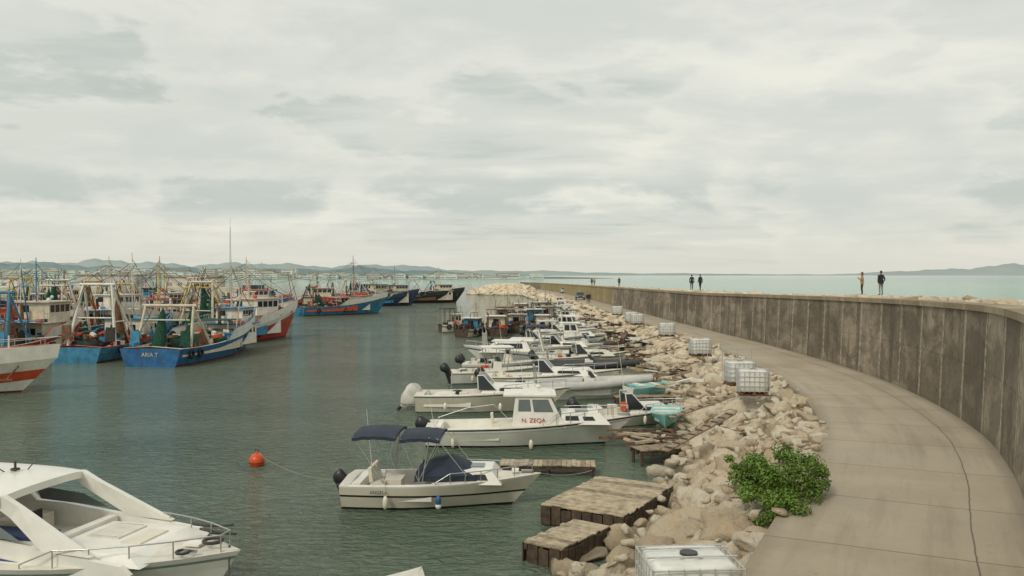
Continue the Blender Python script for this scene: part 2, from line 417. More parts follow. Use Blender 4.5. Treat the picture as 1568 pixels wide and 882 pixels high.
        for k in range(5): mb.box((random.uniform(-L*.4,-L*.1),random.uniform(-B*.3,B*.3),.5+random.random()*.4),(.35,.3,.3),random.choice(['black','navy','cream','orange','black','roped','ltgrey']),random.random()*3)
        mb.cyl((x0,.3,1.5),(x0-.3,.4,3.0+random.random()),.012,'white',.006)
        rail(mb,H,.58,.98,.38)
        for i in range(2): fender(mb,-L*.3+i*L*.35,-B/2-.06,.35,random.choice(['white','blustripe','orange','cream']))
    mb.rope((L/2-.2,0,1.0),(L/2+2.2,random.uniform(-1.2,1.2),.9),.15,.013,'rope')
    return mb.build(name,loc,rz,sc)
sportboat('motorboat',(-.9,42.2,0),R(-2),7.6,2.4,'covered')
sportboat('rigid_inflatable_boat',(4.3,46.4,0),R(3),7.0,2.1,'rib')
sportboat('motorboat',(2.4,50.0,0),R(-7),8.0,2.5,'cuddy')
sportboat('motorboat',(-.9,53.5,0),R(12),6.0,2.2,'open')
sportboat('rigid_inflatable_boat',(5.2,56.0,0),R(-5),6.6,2.1,'ribdark')
sportboat('motorboat',(-.2,58.5,0),R(-9),6.2,2.3,'open')
sportboat('cabin_cruiser',(.3,66.0,0),R(176),8.2,2.8,'fly')
sportboat('motorboat',(5.2,62.5,0),R(8),6.8,2.4,'cuddy')
sportboat('motorboat',(4.0,70.5,0),R(-12),7.2,2.5,'bimini')
sportboat('motorboat',(2.2,76.5,0),R(9),7.6,2.5,'cuddy')
sportboat('rigid_inflatable_boat',(6.5,74.5,0),R(-14),5.2,2.0,'ribdark')
sportboat('cabin_cruiser',(5.6,82,0),R(-3),7.0,2.4,'house')
sportboat('motorboat',(4.6,88,0),R(10),6.6,2.3,'bimini')
sportboat('motorboat',(5.5,38.3,0),R(5),4.8,2.0,'cuddy')
for i,(x,y,a,st) in enumerate([(6.8,93,4,'open'),(6.4,98,-12,'house'),(6.2,104,-4,'cuddy'),(7.4,109,12,'open'),(7,115,3,'house'),(7.4,124,-8,'bimini'),(8.4,130,5,'open'),(8.2,137,5,'cuddy'),(8.6,150,0,'house'),(9.5,165,0,'cuddy'),(10,182,4,'house')]):
    sportboat('motorboat',(x,y,0),R(a),random.uniform(5.2,7),2.2,st)
mb=MB();H=Hull(5.5,2.1,.65,.9,.3,.15,3.2,.45);H.build(mb,STD(),cock=(.06,.6,.25));outboard(mb,-2.8,0,.6)
mb.build('motorboat',(-2.95,14.35,0),R(65))
def woodboat(loc,rz,L=7,hullm='tcream',frame=1):
    mb=MB();H=Hull(L,L*.33,.9,1.5,.5,.1,2.0,.45,.85,.15)
    H.build(mb,[(('k',.5),'antif'),(('a',.05),'antif'),(('s',.3),hullm),(('s',.18),'woodd'),(('s',0),hullm)],cock=(.06,.7,.45),deck='wood',inner='wood')
    w=L*.13;hz=random.uniform(1.9,2.5);fr=random.uniform(2.3,2.9)
    mb.frus((-L*.1,L*.12,w),(-L*.1,L*.1,w*.92),.7,hz,random.choice(['tcream','twhite','twhite','blue2']),[('sp',.15,.45,.5,.85),('sp',.55,.85,.5,.85),('f',.1,.9,.55,.88),('b',.3,.7,.1,.8)])
    mb.box((0,0,hz+.04),(L*.3,w*2.4,.08),'twhite')
    for x in(-L*.44,-L*.28,-L*.12): 
        for sd in(-1,1): mb.cyl((x,w*1.05*sd,.6),(x,w*1.05*sd,fr),.03,'rust')
    for sd in(-1,1): mb.cyl((-L*.44,w*1.05*sd,fr),(-L*.12,w*1.05*sd,fr),.03,'rust')
    if random.random()<.6: mb.box((-L*.28,0,fr+.05),(L*.36,w*2.5,.05),random.choice(['netb','wood','navy','rust','tcream']))
    mh=random.uniform(3,4.6);mb.cyl((L*.15,0,1.2),(L*.13,0,mh),.05,'wood',.03);mb.rope((L*.13,0,mh),(L*.48,0,1.5),.1,.012,'roped');mb.rope((L*.13,0,mh),(-L*.45,0,2.3),.1,.012,'roped')
    for i in range(16): mb.box((random.uniform(-L*.42,L*.3),random.uniform(-w,w),.85+random.random()*.5),(random.uniform(.25,.6),.4,.3),random.choice(['netb','net','orange','blue','twhite','woodd','rust','black','black']),random.random()*3)
    for i in range(4): mb.torus((-L*.3+i*L*.2,-L*.165-.02,.6),.24,.09,'tyre')
    return mb.build('wooden_fishing_boat',loc,rz)
for (x,y,a,L,hm) in [(-4.3,94,70,6.5,'tcream'),(-1.8,96,95,7.5,'black_h'),(.6,101,80,7,'twhite'),(2.8,106,105,7,'tcream'),(-6.6,101,30,4.2,'twhite'),(2.2,115,70,8,'dkblue'),(4.8,122,92,8,'tcream'),(-.5,112,80,7,'green_h'),(4,133,100,8,'twhite'),(1.4,126,85,8,'tcream'),(5.6,145,85,8,'black_h'),(3.2,90,88,5.5,'rust'),(-1.0,105,60,6,'black_h')]:
    woodboat((x,y,0),R(a),L,hm)
# --- near cruiser, lower left
mb=MB();H=Hull(9.8,3.3,1.05,1.3,.5,.10,3.2,.45,.96)
H.build(mb,[(('k',.5),'antifw'),(('a',.05),'antifw'),(('a',.6),'white'),(('s',.34),'white'),(('s',.16),'white'),(('s',.1),'steel'),(('s',0),'white')],cock=(.05,.3,.5),gw=.28)
RZ=2.42
for sd in(-1,1):
    y=1.32*sd
    pr=[(-2.6,1.1),(-2.3,1.68),(-.2,1.62),(1.5,1.45),(3.2,1.28),(3.4,1.12)]
    q=[(x,y,z) for x,z in pr];q2=[(x,y-.12*sd,z) for x,z in pr]
    mb.add(q+[(x,y,.9) for x,z in pr[::-1]],[tuple(range(12))],'white');mb.add(q2+[(x,y-.12*sd,.9) for x,z in pr[::-1]],[tuple(range(12))],'white')
    mb.loft([q,q2],'white',False)
    fin=[(-.15,RZ-.05),(.45,RZ-.02),(.85,RZ-.22),(2.55,1.40),(1.5,1.44),(.65,1.98),(.3,2.18),(-.15,RZ-.2)]
    a=[(x,(1.16 if z>1.9 else 1.32)*sd,z) for x,z in fin];b=[(x,p[1]-.13*sd,z) for (x,z),p in zip(fin,a)]
    mb.add(a,[tuple(range(8))],'white');mb.add(b,[tuple(range(8))],'white');mb.loft([a+[a[0]],b+[b[0]]],'white',False)
    fin=[(-1.95,RZ-.05),(-1.5,RZ-.05),(-.85,1.62),(-1.45,1.62)]
    a=[(x,(1.16 if z>1.9 else 1.32)*sd,z) for x,z in fin];b=[(x,p[1]-.13*sd,z) for (x,z),p in zip(fin,a)]
    mb.add(a,[(0,1,2,3)],'white');mb.add(b,[(0,1,2,3)],'white');mb.loft([a+[a[0]],b+[b[0]]],'white',False)
    mb.add([(-.8,1.25*sd,1.66),(.95,1.25*sd,1.58),(.35,1.2*sd,1.86),(-.95,1.2*sd,1.98)],[(0,1,2,3)],'glass2')
    mb.add([(-3.8,1.655*sd,.92),(-.2,1.66*sd,.97),(.6,1.655*sd,.92),(-.2,1.66*sd,.86),(-3.8,1.655*sd,.78)],[(0,1,2,3,4)],'blustripe')
    mb.add([(-2.35,1.33*sd,1.34),(-.1,1.33*sd,1.32),(1.0,1.33*sd,1.20),(-2.45,1.33*sd,1.20)],[(0,1,2,3)],'blustripe')
rows=[]
for i in range(13):
    x=-3.6+i*.345;row=[]
    for j in range(11):
        u=j/5-1;row.append((x-.12*u*u,1.28*u*(1-.05*abs(i/6-1)**3),RZ+.10*(1-abs(u)**2.5)-.06*abs(i/6-1)**3))
    rows.append(row)
mb.loft(rows,'white',True);mb.loft([[(p[0],p[1],p[2]-.15) for p in r] for r in rows][::-1],'white',True)
for k in(0,-1): mb.loft([rows[k],[(p[0],p[1],p[2]-.15) for p in rows[k]]],'white',True)
for k in(0,-1): mb.loft([[r[k] for r in rows],[(r[k][0],r[k][1],r[k][2]-.15) for r in rows]],'white',True)
mb.cyl((-1.1,.0,RZ+.08),(-1.1,.0,RZ+.22),.03,'steel');mb.sph((-1.1,0,RZ+.26),(.07,.07,.07),'white')
mb.cyl((-1.6,.9,RZ),(-2.2,.9,RZ+1.6),.010,'white',.005);mb.cyl((-.6,.3,RZ+.05),(-.6,.3,RZ+.3),.025,'roped');mb.torus((-.6,.3,RZ+.13),.08,.02,'roped','z')
mb.cyl((-.5,.5,RZ+.05),(-.42,.6,RZ+.2),.012,'roped');mb.cyl((-.7,.2,RZ+.05),(-.85,.1,RZ+.18),.012,'roped')
mb.box((-.7,0,.95),(3.4,2.3,.1),'deck');mb.box((-1.9,.2,1.4),(.5,1.4,.9),'white');mb.box((-1.62,.2,1.6),(.05,.6,.35),'black')
mb.torus((-1.45,.55,1.6),.19,.02,'black','x');mb.box((-.6,.55,1.2),(.7,.9,.45),'cream');mb.box((-.6,.55,1.45),(.7,.9,.08),'cream')
mb.box((.25,-.55,1.28),(1.5,.62,.32),'white');mb.box((.25,-.55,1.475),(1.48,.6,.08),'cush',R(2));mb.box((-.1,.25,1.55),(.04,.45,.3),'black')
mb.box((1.15,0,1.2),(.2,2.3,.5),'white')
mb.frus((1.3,3.5,1.15),(1.3,3.1,.95),1.2,1.38,'white')
mb.box((1.9,.3,1.395),(.75,.9,.03),'deck');mb.box((2.7,.1,1.395),(.45,.9,.03),'cream');mb.box((3.9,0,1.37),(.35,.3,.04),'white')
for z_ in(.75,1.0): mb.box((1.9,.3+(z_-.87)*3.4,1.412),(.6,.03,.012),'ltgrey')
for sd in(-1,1):
    mb.box((4.1,.45*sd,1.38),(.28,.05,.06),'steel');mb.torus((4.0,.55*sd,1.38),.12,.03,'roped','z')
rail(mb,H,.66,.975,.34,n=5)
mb.torus((4.3,0,1.45),.18,.035,'roped','z');mb.rope((4.6,.1,1.35),(5.7,-1.8,.1),.15,.02,'roped')
mb.rope((3.2,1.0,1.42),(4.2,.9,1.5),.03,.03,'roped');mb.rope((3.5,.8,1.4),(4.5,.5,1.45),.02,.03,'roped')
mb.build('cabin_cruiser',(-10.1,17.75,0),R(-13))
# ================================================================ TRAWLERS
def trawler(loc,rz,L=17,B=5.4,hull='blue',top='twhite',band=None,seed=0,bow=2.9,mast=None,house=None,aframe=None,hx=None,bands=None,one=None,nets=None):
    random.seed(seed*13+5);mb=MB();H=Hull(L,B,random.uniform(1.2,1.5),bow,1.2,.12,2.0,.45,.88,.1,bowe=.8)
    mast=mast or random.uniform(5.6,9.0);hx=random.uniform(.04,.22) if hx is None else hx
    band=band or random.choice(['twhite',hull,hull,'tcream','redor'])
    house=house or random.choice(['twhite','tcream','tcream','twhite','blue2'])
    aframe=aframe or random.choice(['twhite','tcream','tcream','ltgrey','blue2','rust','yellow'])
    two=(random.random()<.6) if one is None else not one
    top=random.choice([top,'tcream','tcream','redor','blue2',hull])
    H.build(mb,bands or [(('k',.5),'antif'),(('a',-.1),'antif'),(('a',.15),'antif'),(('s',.55),hull),(('s',.49),'rust'),(('s',0),hull)],cock=(.03,.62,.7),deck='redor' if random.random()<.4 else 'tcream',inner=random.choice(['tcream','blue2','rust','redor']),gw=.12)
    for sd in (1,-1):
        lo=[];hi=[];ks=random.Random(seed).uniform(.36,.55)
        for i in range(13):
            t=ks+(1-ks)*i/12;b=H.half(t);x=H.X(t,1);z=H.sheer(t);hh=.8*min(1,i/2.0)
            lo.append((x,(b+.012)*sd,z-.02));hi.append((x+.18*t**6,(b*1.03+.012)*sd,z+hh))
        mb.loft([lo,hi],band,True);mb.loft([hi,[(p[0],p[1]-.1*sd,p[2]) for p in hi]],hull,True)
        mb.tube([(p[0],p[1],p[2]+.4) for p in hi[3:]],.022,'galv')
        for p in hi[3::2]: mb.cyl(p,(p[0],p[1],p[2]+.4),.018,'galv',n=4)
    hl=random.uniform(2.6,5.2);x1=L*hx+1.9;x0=x1-hl;hw=B*random.uniform(.26,.36);z0=.7;h1=random.uniform(2.4,3.3)
    mb.frus((x0,x1,hw),(x0,x1,hw*.97),z0,h1,house,[('sp',.08,.24,.15,.85,'tcream'),('sp',.38,.48,.55,.8),('sp',.58,.68,.55,.8),('sp',.80,.9,.55,.8),('b',.15,.35,.1,.8,'netb'),('b',.6,.8,.5,.8)])
    mb.box(((x0+x1)/2,0,h1+.04),(x1-x0+.5,hw*2+.5,.08),top)
    w=hw*.82;a=x0+hl*.3;tz=h1+.08
    if two:
        hb=random.uniform(1.2,1.7);tz=h1+.1+hb
        mb.frus((a,x1-.1,w),(a,x1+.12,w*.97),h1+.08,tz,house,[('sp',.06+i*.23,.25+i*.23,.48,.86) for i in range(4)]+[('f',.04+i*.24,.24+i*.24,.48,.88) for i in range(4)]+[('b',.1,.35,.5,.85),('b',.6,.85,.1,.9,'tcream')])
        mb.box(((a+x1)/2,0,tz+.04),(x1-a+.6,w*2+.4,.08),top)
    else:
        mb.frus((x1-.02,x1+.5,w),(x1-.02,x1+.3,w*.9),1.6,h1,house,[('f',.04+i*.24,.24+i*.24,.5,.88) for i in range(4)])
    # awning frame on some boats
    if random.random()<.4:
        for xx in(x0-.2,x0-2.4):
            for sd in(-1,1): mb.cyl((xx,hw*sd,.8),(xx,hw*sd,2.9),.04,'galv')
        mb.box((x0-1.3,0,2.93),(2.5,hw*2.2,.05),random.choice(['tcream','net','blue2','orange','ltgrey']))
    fx=a-.5;mb.cyl((fx,w*.5,h1),(fx-.1,w*.5,h1+random.uniform(.9,1.7)),.16,random.choice(['black','twhite','rust']),.13,8)
    for sd in(-1,1):
        mb.tube([(x0-.2,(hw+.2)*sd,h1+.85),(a,(hw+.2)*sd,h1+.85)],.025,'galv')
        for k in range(4): mb.cyl((x0-.2+k*(a-x0+.2)/3,(hw+.2)*sd,h1),(x0-.2+k*(a-x0+.2)/3,(hw+.2)*sd,h1+.85),.018,'galv',n=4)
    if random.random()<.6: mb.cyl((x0+.6,hw*.5,h1+.3),(x0+1.3,hw*.5,h1+.3),.25,random.choice(['twhite','orange']),n=10)
    for k in range(4): mb.box((random.uniform(x0,a),random.uniform(-hw,hw),h1+.2),(.5,.4,.3),random.choice(['orange','net','twhite','blue2','netb']),random.random()*3)
    mx=a+.4;mb.cyl((mx,0,tz),(mx,0,mast+1),.07,aframe,.035)
    mb.cyl((mx,-.9,mast-.3),(mx,.9,mast-.3),.03,aframe);mb.box((mx+.2,0,tz+.75),(.25,random.uniform(.9,1.5),.10),'twhite');mb.cyl((mx+.2,0,tz),(mx+.2,0,tz+.7),.05,'twhite')
    mb.tube([(mx,0,mast-.2),(mx+.7,0,tz)],.03,aframe)
    for k in range(random.randint(4,10)):
        px,py=mx+random.uniform(-.8,.9),random.uniform(-w,w);mb.cyl((px,py,tz),(px+random.uniform(-.1,.1),py,tz+random.uniform(.8,3.6)),.018,random.choice(['ltgrey','roped','rust']),.009,n=4)
    for k in range(3): mb.sph((mx+random.uniform(-.5,.7),random.uniform(-w,w),tz+random.uniform(.15,.5)),random.uniform(.1,.24),random.choice(['twhite','orange','ltgrey']),8)
    g=-L*random.uniform(.28,.40);gz=random.uniform(4.2,6.5);st=random.choice([0,1,1,2])
    for sd in(-1,1):
        mb.cyl((g-.9,B*.4*sd,1.1),(g,B*(.24 if st else .36)*sd,gz),.13,aframe,.10,8)
        if st!=2: mb.cyl((g+2.4,B*.4*sd,1.1),(g+.1,B*(.24 if st else .36)*sd,gz-.3),.10,aframe,.08,8)
        mb.cyl((g-.45,B*.33*sd,3.0),(g+1.1,B*.33*sd,3.0),.05,aframe)
        mb.rope((g,B*.22*sd,gz),(mx,.3*sd,mast),.35,.022,'roped')
        mb.rope((g,B*.22*sd,gz),(g-1.5,B*.42*sd,1.4),.1,.022,'roped')
        mb.box((g-1.35,B*.37*sd,1.85+random.random()*.4),(.1,.75,1.1),random.choice(['net','rust','blue2','netb']),ry=.1)
        for q_ in range(2):
            if random.random()<.6: mb.cyl((x0-.6-q_,B*.3*sd,.8),(x0-random.uniform(1.5,4.5),B*random.uniform(.3,.5)*sd,4.2+random.random()*3),.07,random.choice([aframe,'tcream','rust','netb']),.04)
    yy=B*(.3 if st else .4)
    mb.cyl((g,-yy,gz),(g,yy,gz),.11,aframe,n=8);mb.cyl((g-.4,-B*.34,3.3),(g-.4,B*.34,3.3),.06,aframe)
    for k in range(random.randint(1,4)): mb.cyl((g,random.uniform(-1.2,1.2),gz),(g+random.uniform(-.2,.2),random.uniform(-1.2,1.2),gz+random.uniform(.5,1.6)),.025,'netb')
    for sd in(-1,1): mb.sph((g-.1,.8*sd,gz-.3),(.12,.07,.16),'rust',8);mb.sph((mx,.5*sd,mast-.4),(.1,.1,.12),'ltgrey',6)
    nk=random.choice([1,2,2,3]) if nets is None else nets
    for k in range(nk):
        y=(k-.5)*B*.32+random.uniform(-.3,.3);xx=g+random.uniform(-.4,1.6);m='net' if random.random()<.75 else random.choice(['netb','rust']);rows=[];tpz=gz-random.uniform(.2,1.3);wd=random.uniform(.38,.68)
        lx=random.uniform(-.7,.7)
        for i in range(11):
            u=i/10;r=.05+wd*u**.7*(1-.3*(u>.95));zz=tpz-(tpz-1.2)*u;rows.append([(xx+lx*u+r*math.cos(6.28*j/11)*(1+random.uniform(-.25,.25)),y+r*.9*math.sin(6.28*j/11)*(1+random.uniform(-.25,.25)),zz) for j in range(11)])
        mb.loft(rows,m,True,True)
    mb.cyl((g+2.6,-1.2,1.5),(g+2.6,1.2,1.5),.6,'net',n=12);
    for sd in(-1,1): mb.cyl((g+2.6,1.25*sd,1.5),(g+2.6,1.32*sd,1.5),.8,random.choice(['rust','blue2','netb']),n=14)
    for k in range(55):
        mb.box((random.uniform(-L*.46,x0-.2),random.uniform(-B*.4,B*.4),.9+random.random()*1.3),(random.uniform(.15,.7),random.uniform(.15,.6),random.uniform(.12,.4)),random.choice(['net','netb','rust','orange','blue2','twhite','redor','tcream','black','net','netb','rust']),random.random()*3,random.uniform(-.4,.4))
    for k in range(6): mb.sph((random.uniform(-L*.4,x0),random.uniform(-B*.35,B*.35),1.3),(.7,.5,.4),random.choice(['net','netb']),10,.2)
    for k in range(random.randint(2,6)):
        t=.06+random.random()*.6;p=H.pt(t,.9)
        for sd in(-1,1): mb.torus((p[0],(p[1]+.1)*sd,.85),.28,.10,'tyre');mb.cyl((p[0],(p[1]+.03)*sd,1.1),(p[0],(p[1]+.03)*sd,1.5),.02,'rope',n=4)
    mb.cyl((L*.36,0,bow),(L*.36,0,bow+1.3),.05,house);mb.cyl((L*.3,-.5,bow),(L*.3,.5,bow),.3,'rust',n=10)
    mb.box((L*.3,0,bow-.2),(1.1,1.3,.5),'rust')
    mb.rope((L*.47,0,bow+.8),(mx,0,mast+.5),.3,.022,'roped')
    for sd in(-1,1):
        mb.cyl((L*.40,(H.half(.93)+.10)*sd,bow-.35),(L*.37,(H.half(.9)+.16)*sd,bow-1.1),.05,'rust');mb.box((L*.37,(H.half(.9)+.18)*sd,bow-1.1),(.6,.06,.12),'rust')
    return mb.build('fishing_trawler',loc,rz)
t1=trawler((-25.1,70.6,0),R(82),17.5,5.4,'blue',seed=3,bow=2.8,hx=.22,aframe='tcream',one=False,mast=7,nets=2,band='twhite',house='twhite')
textchild('ARIA T',.42,(-8.79,0,.75),(R(90),0,R(-90)),'tcream',t1,'stern_lettering')
trawler((-32.6,72.5,0),R(86),16,4.8,'blue2',seed=4,bow=2.4,band='blue2',aframe='twhite',one=True,nets=1,house='twhite')
trawler((-27.4,86,0),R(66),18,5.4,'red',seed=5,band='twhite',bow=3.2,one=False,house='twhite',
   bands=[(('k',.5),'antif'),(('a',-.1),'antif'),(('a',.15),'antif'),(('s',1.1),'red'),(('s',.5),'red'),(('s',0),'twhite')])
trawler((-34.9,46.9,0),R(14),18,5.6,'redor',top='redor',band='twhite',seed=6,bow=1.95,hx=.0,house='twhite',
   bands=[(('k',.5),'antif'),(('a',-.1),'antif'),(('a',.12),'antif'),(('s',1.2),'twhite'),(('s',.62),'redor'),(('s',0),'twhite')])
trawler((-40.5,71,0),R(88),18,5.4,'red',seed=8)
trawler((-48,68,0),R(82),15,4.8,'dkblue',seed=9)
trawler((-37,93,0),R(258),17,5.2,'green_h',seed=10)
trawler((-45,92,0),R(75),16,5.0,'blue',seed=11)
trawler((-54,95,0),R(262),17,5.4,'red',seed=12)
trawler((-35,108,0),R(52),18,5.4,'blue',seed=13)
trawler((-47,113,0),R(70),15,5.0,'twhite',seed=14)
trawler((-60,112,0),R(250),17,5.4,'dkblue',seed=15)
trawler((-68,104,0),R(85),18,5.4,'blue2',seed=16)
trawler((-42,130,0),R(45),19,5.4,'red',seed=17)
trawler((-57,136,0),R(60),14,4.8,'black_h',seed=18,house='tcream')
trawler((-76,140,0),R(75),18,5.4,'blue',seed=19)
trawler((-35.5,150,0),R(15),19,5.6,'dkblue',seed=20,house='tcream')
trawler((-28.5,145,0),R(40),17,5.4,'blue2',seed=21,mast=9)
trawler((-43,158,0),R(200),19,5.4,'black_h',seed=22,house='tcream')
trawler((-27.5,184,0),R(30),16,5.2,'dkblue',seed=23,house='tcream',band='dkblue')
trawler((-32,192,0),R(50),19,5.6,'green_h',seed=24,house='tcream')
trawler((-20.5,204,0),R(28),20,5.6,'black_h',seed=25,house='tcream',band='black_h')
trawler((-25.5,210,0),R(205),17,5.6,'red',seed=26,house='tcream')
trawler((-38,205,0),R(25),19,5.6,'blue',seed=27)
trawler((-56,172,0),R(45),19,5.6,'blue',seed=28)
trawler((-75,170,0),R(65),19,5.6,'red',seed=29)
trawler((-66,150,0),R(30),16,5,'green_h',seed=30)
trawler((-90,165,0),R(80),18,5.4,'blue2',seed=31)
trawler((-62,84,0),R(84),17,5.2,'red',seed=32)
trawler((-44,104,0),R(60),14,4.8,'red',seed=33)
random.seed(11)
mb=MB()
for a in range(3):
    t=a*2.094;mb.cyl((.5*math.cos(t),.5*math.sin(t),0),(.06*math.cos(t),.06*math.sin(t),23.5),.06,'ltgrey',.05,5)
for k in range(22):
    z=k*1.05;r=.5-.44*z/23.5
    for a in range(3):
        t=a*2.094;t2=t+2.094;mb.cyl((r*math.cos(t),r*math.sin(t),z),(r*math.cos(t2),r*math.sin(t2),z+1),.02,'ltgrey',n=4)
mb.cyl((0,0,23),(0,0,26.5),.06,'ltgrey',.04)
mb.build('radio_mast',(-98,297,0))
# ================================================================ PIER
def cr(P,step):
    out=[];n=len(P)
    for i in range(n-1):
        p0=Vector(P[max(0,i-1)]);p1=Vector(P[i]);p2=Vector(P[i+1]);p3=Vector(P[min(n-1,i+2)])
        k=max(2,int((p2-p1).length/step))
        for j in range(k):
            t=j/k;out.append(.5*((2*p1)+(-p0+p2)*t+(2*p0-5*p1+4*p2-p3)*t*t+(-p0+3*p1-3*p2+p3)*t**3))
    out.append(Vector(P[-1]));return out
W=cr([(3,-30),(3.0,-14),(3.2,-4),(4.7,4),(7.0,10),(9.5,15.3),(12.3,20.9),(14.6,26.8),(16.5,34.8),(17.6,44),(17.9,58),(17.5,73),(16.8,100),(16.3,128),(15.4,178),(13,240),(9,290),(3,332)],1.0)
NL=[];S=[0]
for i in range(len(W)):
    t=(W[min(i+1,len(W)-1)]-W[max(0,i-1)]).normalized();NL.append(Vector((-t.y,t.x)))
    if i: S.append(S[-1]+(W[i]-W[i-1]).length)
def interp(y,tab):
    if y<=tab[0][0]:return tab[0][1]
    for (a,b),(c,d) in zip(tab[:-1],tab[1:]):
        if y<=c:return b+(d-b)*(y-a)/(c-a)
    return tab[-1][1]
ZT=lambda y:interp(y,[(0,5.82),(25,5.78),(40,5.58),(56,5.36),(80,5.02),(128,4.8),(200,4.4),(330,3.9)])
WD=lambda y:interp(y,[(40,4.6),(75,3.7)])
SL=lambda y:interp(y,[(18,4.3),(28,4.9),(36,5.0),(60,4.6),(110,3.8)])
def off(i,o,z): p=W[i]+NL[i]*o;return (p.x,p.y,z)
def strip(name,cols,mat,smooth=False):
    n=len(cols);vs=[];uv=[]
    for i in range(len(W)):
        for f,v in cols: vs.append(f(i));uv.append((S[i],v))
    fs=[]
    for i in range(len(W)-1):
        for j in range(n-1): fs.append((i*n+j,(i+1)*n+j,(i+1)*n+j+1,i*n+j+1))
    me=bpy.data.meshes.new(name+'_mesh');me.from_pydata(vs,[],fs)
    ul=me.uv_layers.new(name='UVMap')
    for p in me.polygons:
        p.use_smooth=smooth
        for li,vi in zip(p.loop_indices,p.vertices): ul.data[li].uv=uv[vi]
    me.materials.append(mat);me.update()
    o=bpy.data.objects.new(name,me);COL.objects.link(o);return o
m,nt,b=newmat('stained_concrete_wall')
uvn=nn(nt,'ShaderNodeTexCoord');uvv=uvn.outputs['UV'];sp=nn(nt,'ShaderNodeSeparateXYZ');nt.links.new(uvv,sp.inputs[0])
U,V=sp.outputs[0],sp.outputs[1]
cell=math_(nt,'FLOOR',math_(nt,'DIVIDE',U,2.9))
wn=nn(nt,'ShaderNodeTexWhiteNoise',noise_dimensions='1D');nt.links.new(cell,wn.inputs['W'])
st=noise(nt,mapping(nt,uvv,(1.3,.13,1)),1.0,7,.65)
st2=noise(nt,mapping(nt,uvv,(.16,.30,1)),1.0,6,.6,.4)
st3=noise(nt,mapping(nt,uvv,(.45,.7,1),(5,3,0)),1.0,8,.65,.5)
fine=noise(nt,mapping(nt,uvv,(1,1,1)),5,8,.7)
c=mix(nt,mrange(nt,st2,.40,.60),(.165,.134,.095,1),(.34,.28,.205,1))
c=mix(nt,mrange(nt,st3,.45,.56,0,.7),c,(.105,.085,.060,1))
c=mix(nt,mrange(nt,st,.50,.63,0,.7),c,(.08,.065,.047,1))
pf=mrange(nt,wn.outputs[0],.6,1.0,0,.7)
c=mix(nt,math_(nt,'MULTIPLY',pf,mrange(nt,st3,.35,.55,1,.35)),c,(.42,.36,.275,1))
pf2=mrange(nt,wn.outputs[0],.0,.30,.5,0);c=mix(nt,pf2,c,(.10,.082,.058,1))
fr=math_(nt,'FRACT',math_(nt,'DIVIDE',U,2.9))
j1=mrange(nt,fr,.0,.015,1,0);j2=mrange(nt,math_(nt,'ABSOLUTE',math_(nt,'SUBTRACT',fr,.07)),.01,.06,.8,0)
c=mix(nt,math_(nt,'MULTIPLY',j2,mrange(nt,fine,.35,.6)),c,(.47,.42,.33,1))
c=mix(nt,math_(nt,'MULTIPLY',j1,.8),c,(.05,.042,.03,1))
du=math_(nt,'SUBTRACT',math_(nt,'FRACT',math_(nt,'DIVIDE',U,.97)),.5);du=math_(nt,'MULTIPLY',du,.97)
vv=math_(nt,'SUBTRACT',math_(nt,'FRACT',math_(nt,'DIVIDE',V,1.3)),.5);vv=math_(nt,'MULTIPLY',vv,1.3)
dd=math_(nt,'SQRT',math_(nt,'ADD',math_(nt,'MULTIPLY',du,du),math_(nt,'MULTIPLY',vv,vv)))
c=mix(nt,mrange(nt,dd,.03,.06,.8,0),c,(.04,.033,.025,1))
c=mix(nt,mrange(nt,math_(nt,'ABSOLUTE',math_(nt,'SUBTRACT',V,1.95)),.0,.03,.35,0),c,(.08,.07,.05,1))
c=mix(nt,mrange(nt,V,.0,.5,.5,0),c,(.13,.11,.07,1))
c=mix(nt,mrange(nt,V,3.60,3.63,0,.5),c,(.36,.29,.18,1))
yl=math_(nt,'MULTIPLY',mrange(nt,U,165,175),mrange(nt,U,310,330,1,0));c=mix(nt,math_(nt,'MULTIPLY',yl,.45),c,(.42,.33,.12,1))
c=mix(nt,1,c,mrange(nt,fine,.3,.7,.72,1.22),'MULTIPLY')
setin(nt,b,'Base Color',c);b.inputs['Roughness'].default_value=.9
setin(nt,b,'Normal',bump(nt,math_(nt,'ADD',fine,st),.5,.03));MW=m
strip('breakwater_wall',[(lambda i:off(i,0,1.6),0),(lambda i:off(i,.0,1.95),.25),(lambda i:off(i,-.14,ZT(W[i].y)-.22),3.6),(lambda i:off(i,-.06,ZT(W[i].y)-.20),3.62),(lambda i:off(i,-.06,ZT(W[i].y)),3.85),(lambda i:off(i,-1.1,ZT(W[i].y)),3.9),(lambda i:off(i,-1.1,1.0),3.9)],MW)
m,nt,b=newmat('concrete_path')
uvn=nn(nt,'ShaderNodeTexCoord');uvv=uvn.outputs['UV'];sp=nn(nt,'ShaderNodeSeparateXYZ');nt.links.new(uvv,sp.inputs[0]);U,V=sp.outputs[0],sp.outputs[1]
n1=noise(nt,uvv,.35,6,.6,.3);n2=noise(nt,uvv,3.2,9,.75);n3=noise(nt,mapping(nt,uvv,(.15,1.6,1)),1,6,.65);n4=noise(nt,uvv,14,6,.7)
wob=math_(nt,'MULTIPLY',math_(nt,'SUBTRACT',noise(nt,uvv,.8,4),.5),.10)
Uw=math_(nt,'ADD',U,wob);Vw=math_(nt,'ADD',V,wob)
cell=math_(nt,'FLOOR',math_(nt,'ADD',math_(nt,'DIVIDE',Uw,3.6),.5));wn=nn(nt,'ShaderNodeTexWhiteNoise',noise_dimensions='1D');nt.links.new(cell,wn.inputs['W'])
c=mix(nt,mrange(nt,n1,.3,.7),(.33,.27,.195,1),(.44,.37,.275,1))
c=mix(nt,math_(nt,'MULTIPLY',wn.outputs[0],.45),c,(.41,.355,.275,1))
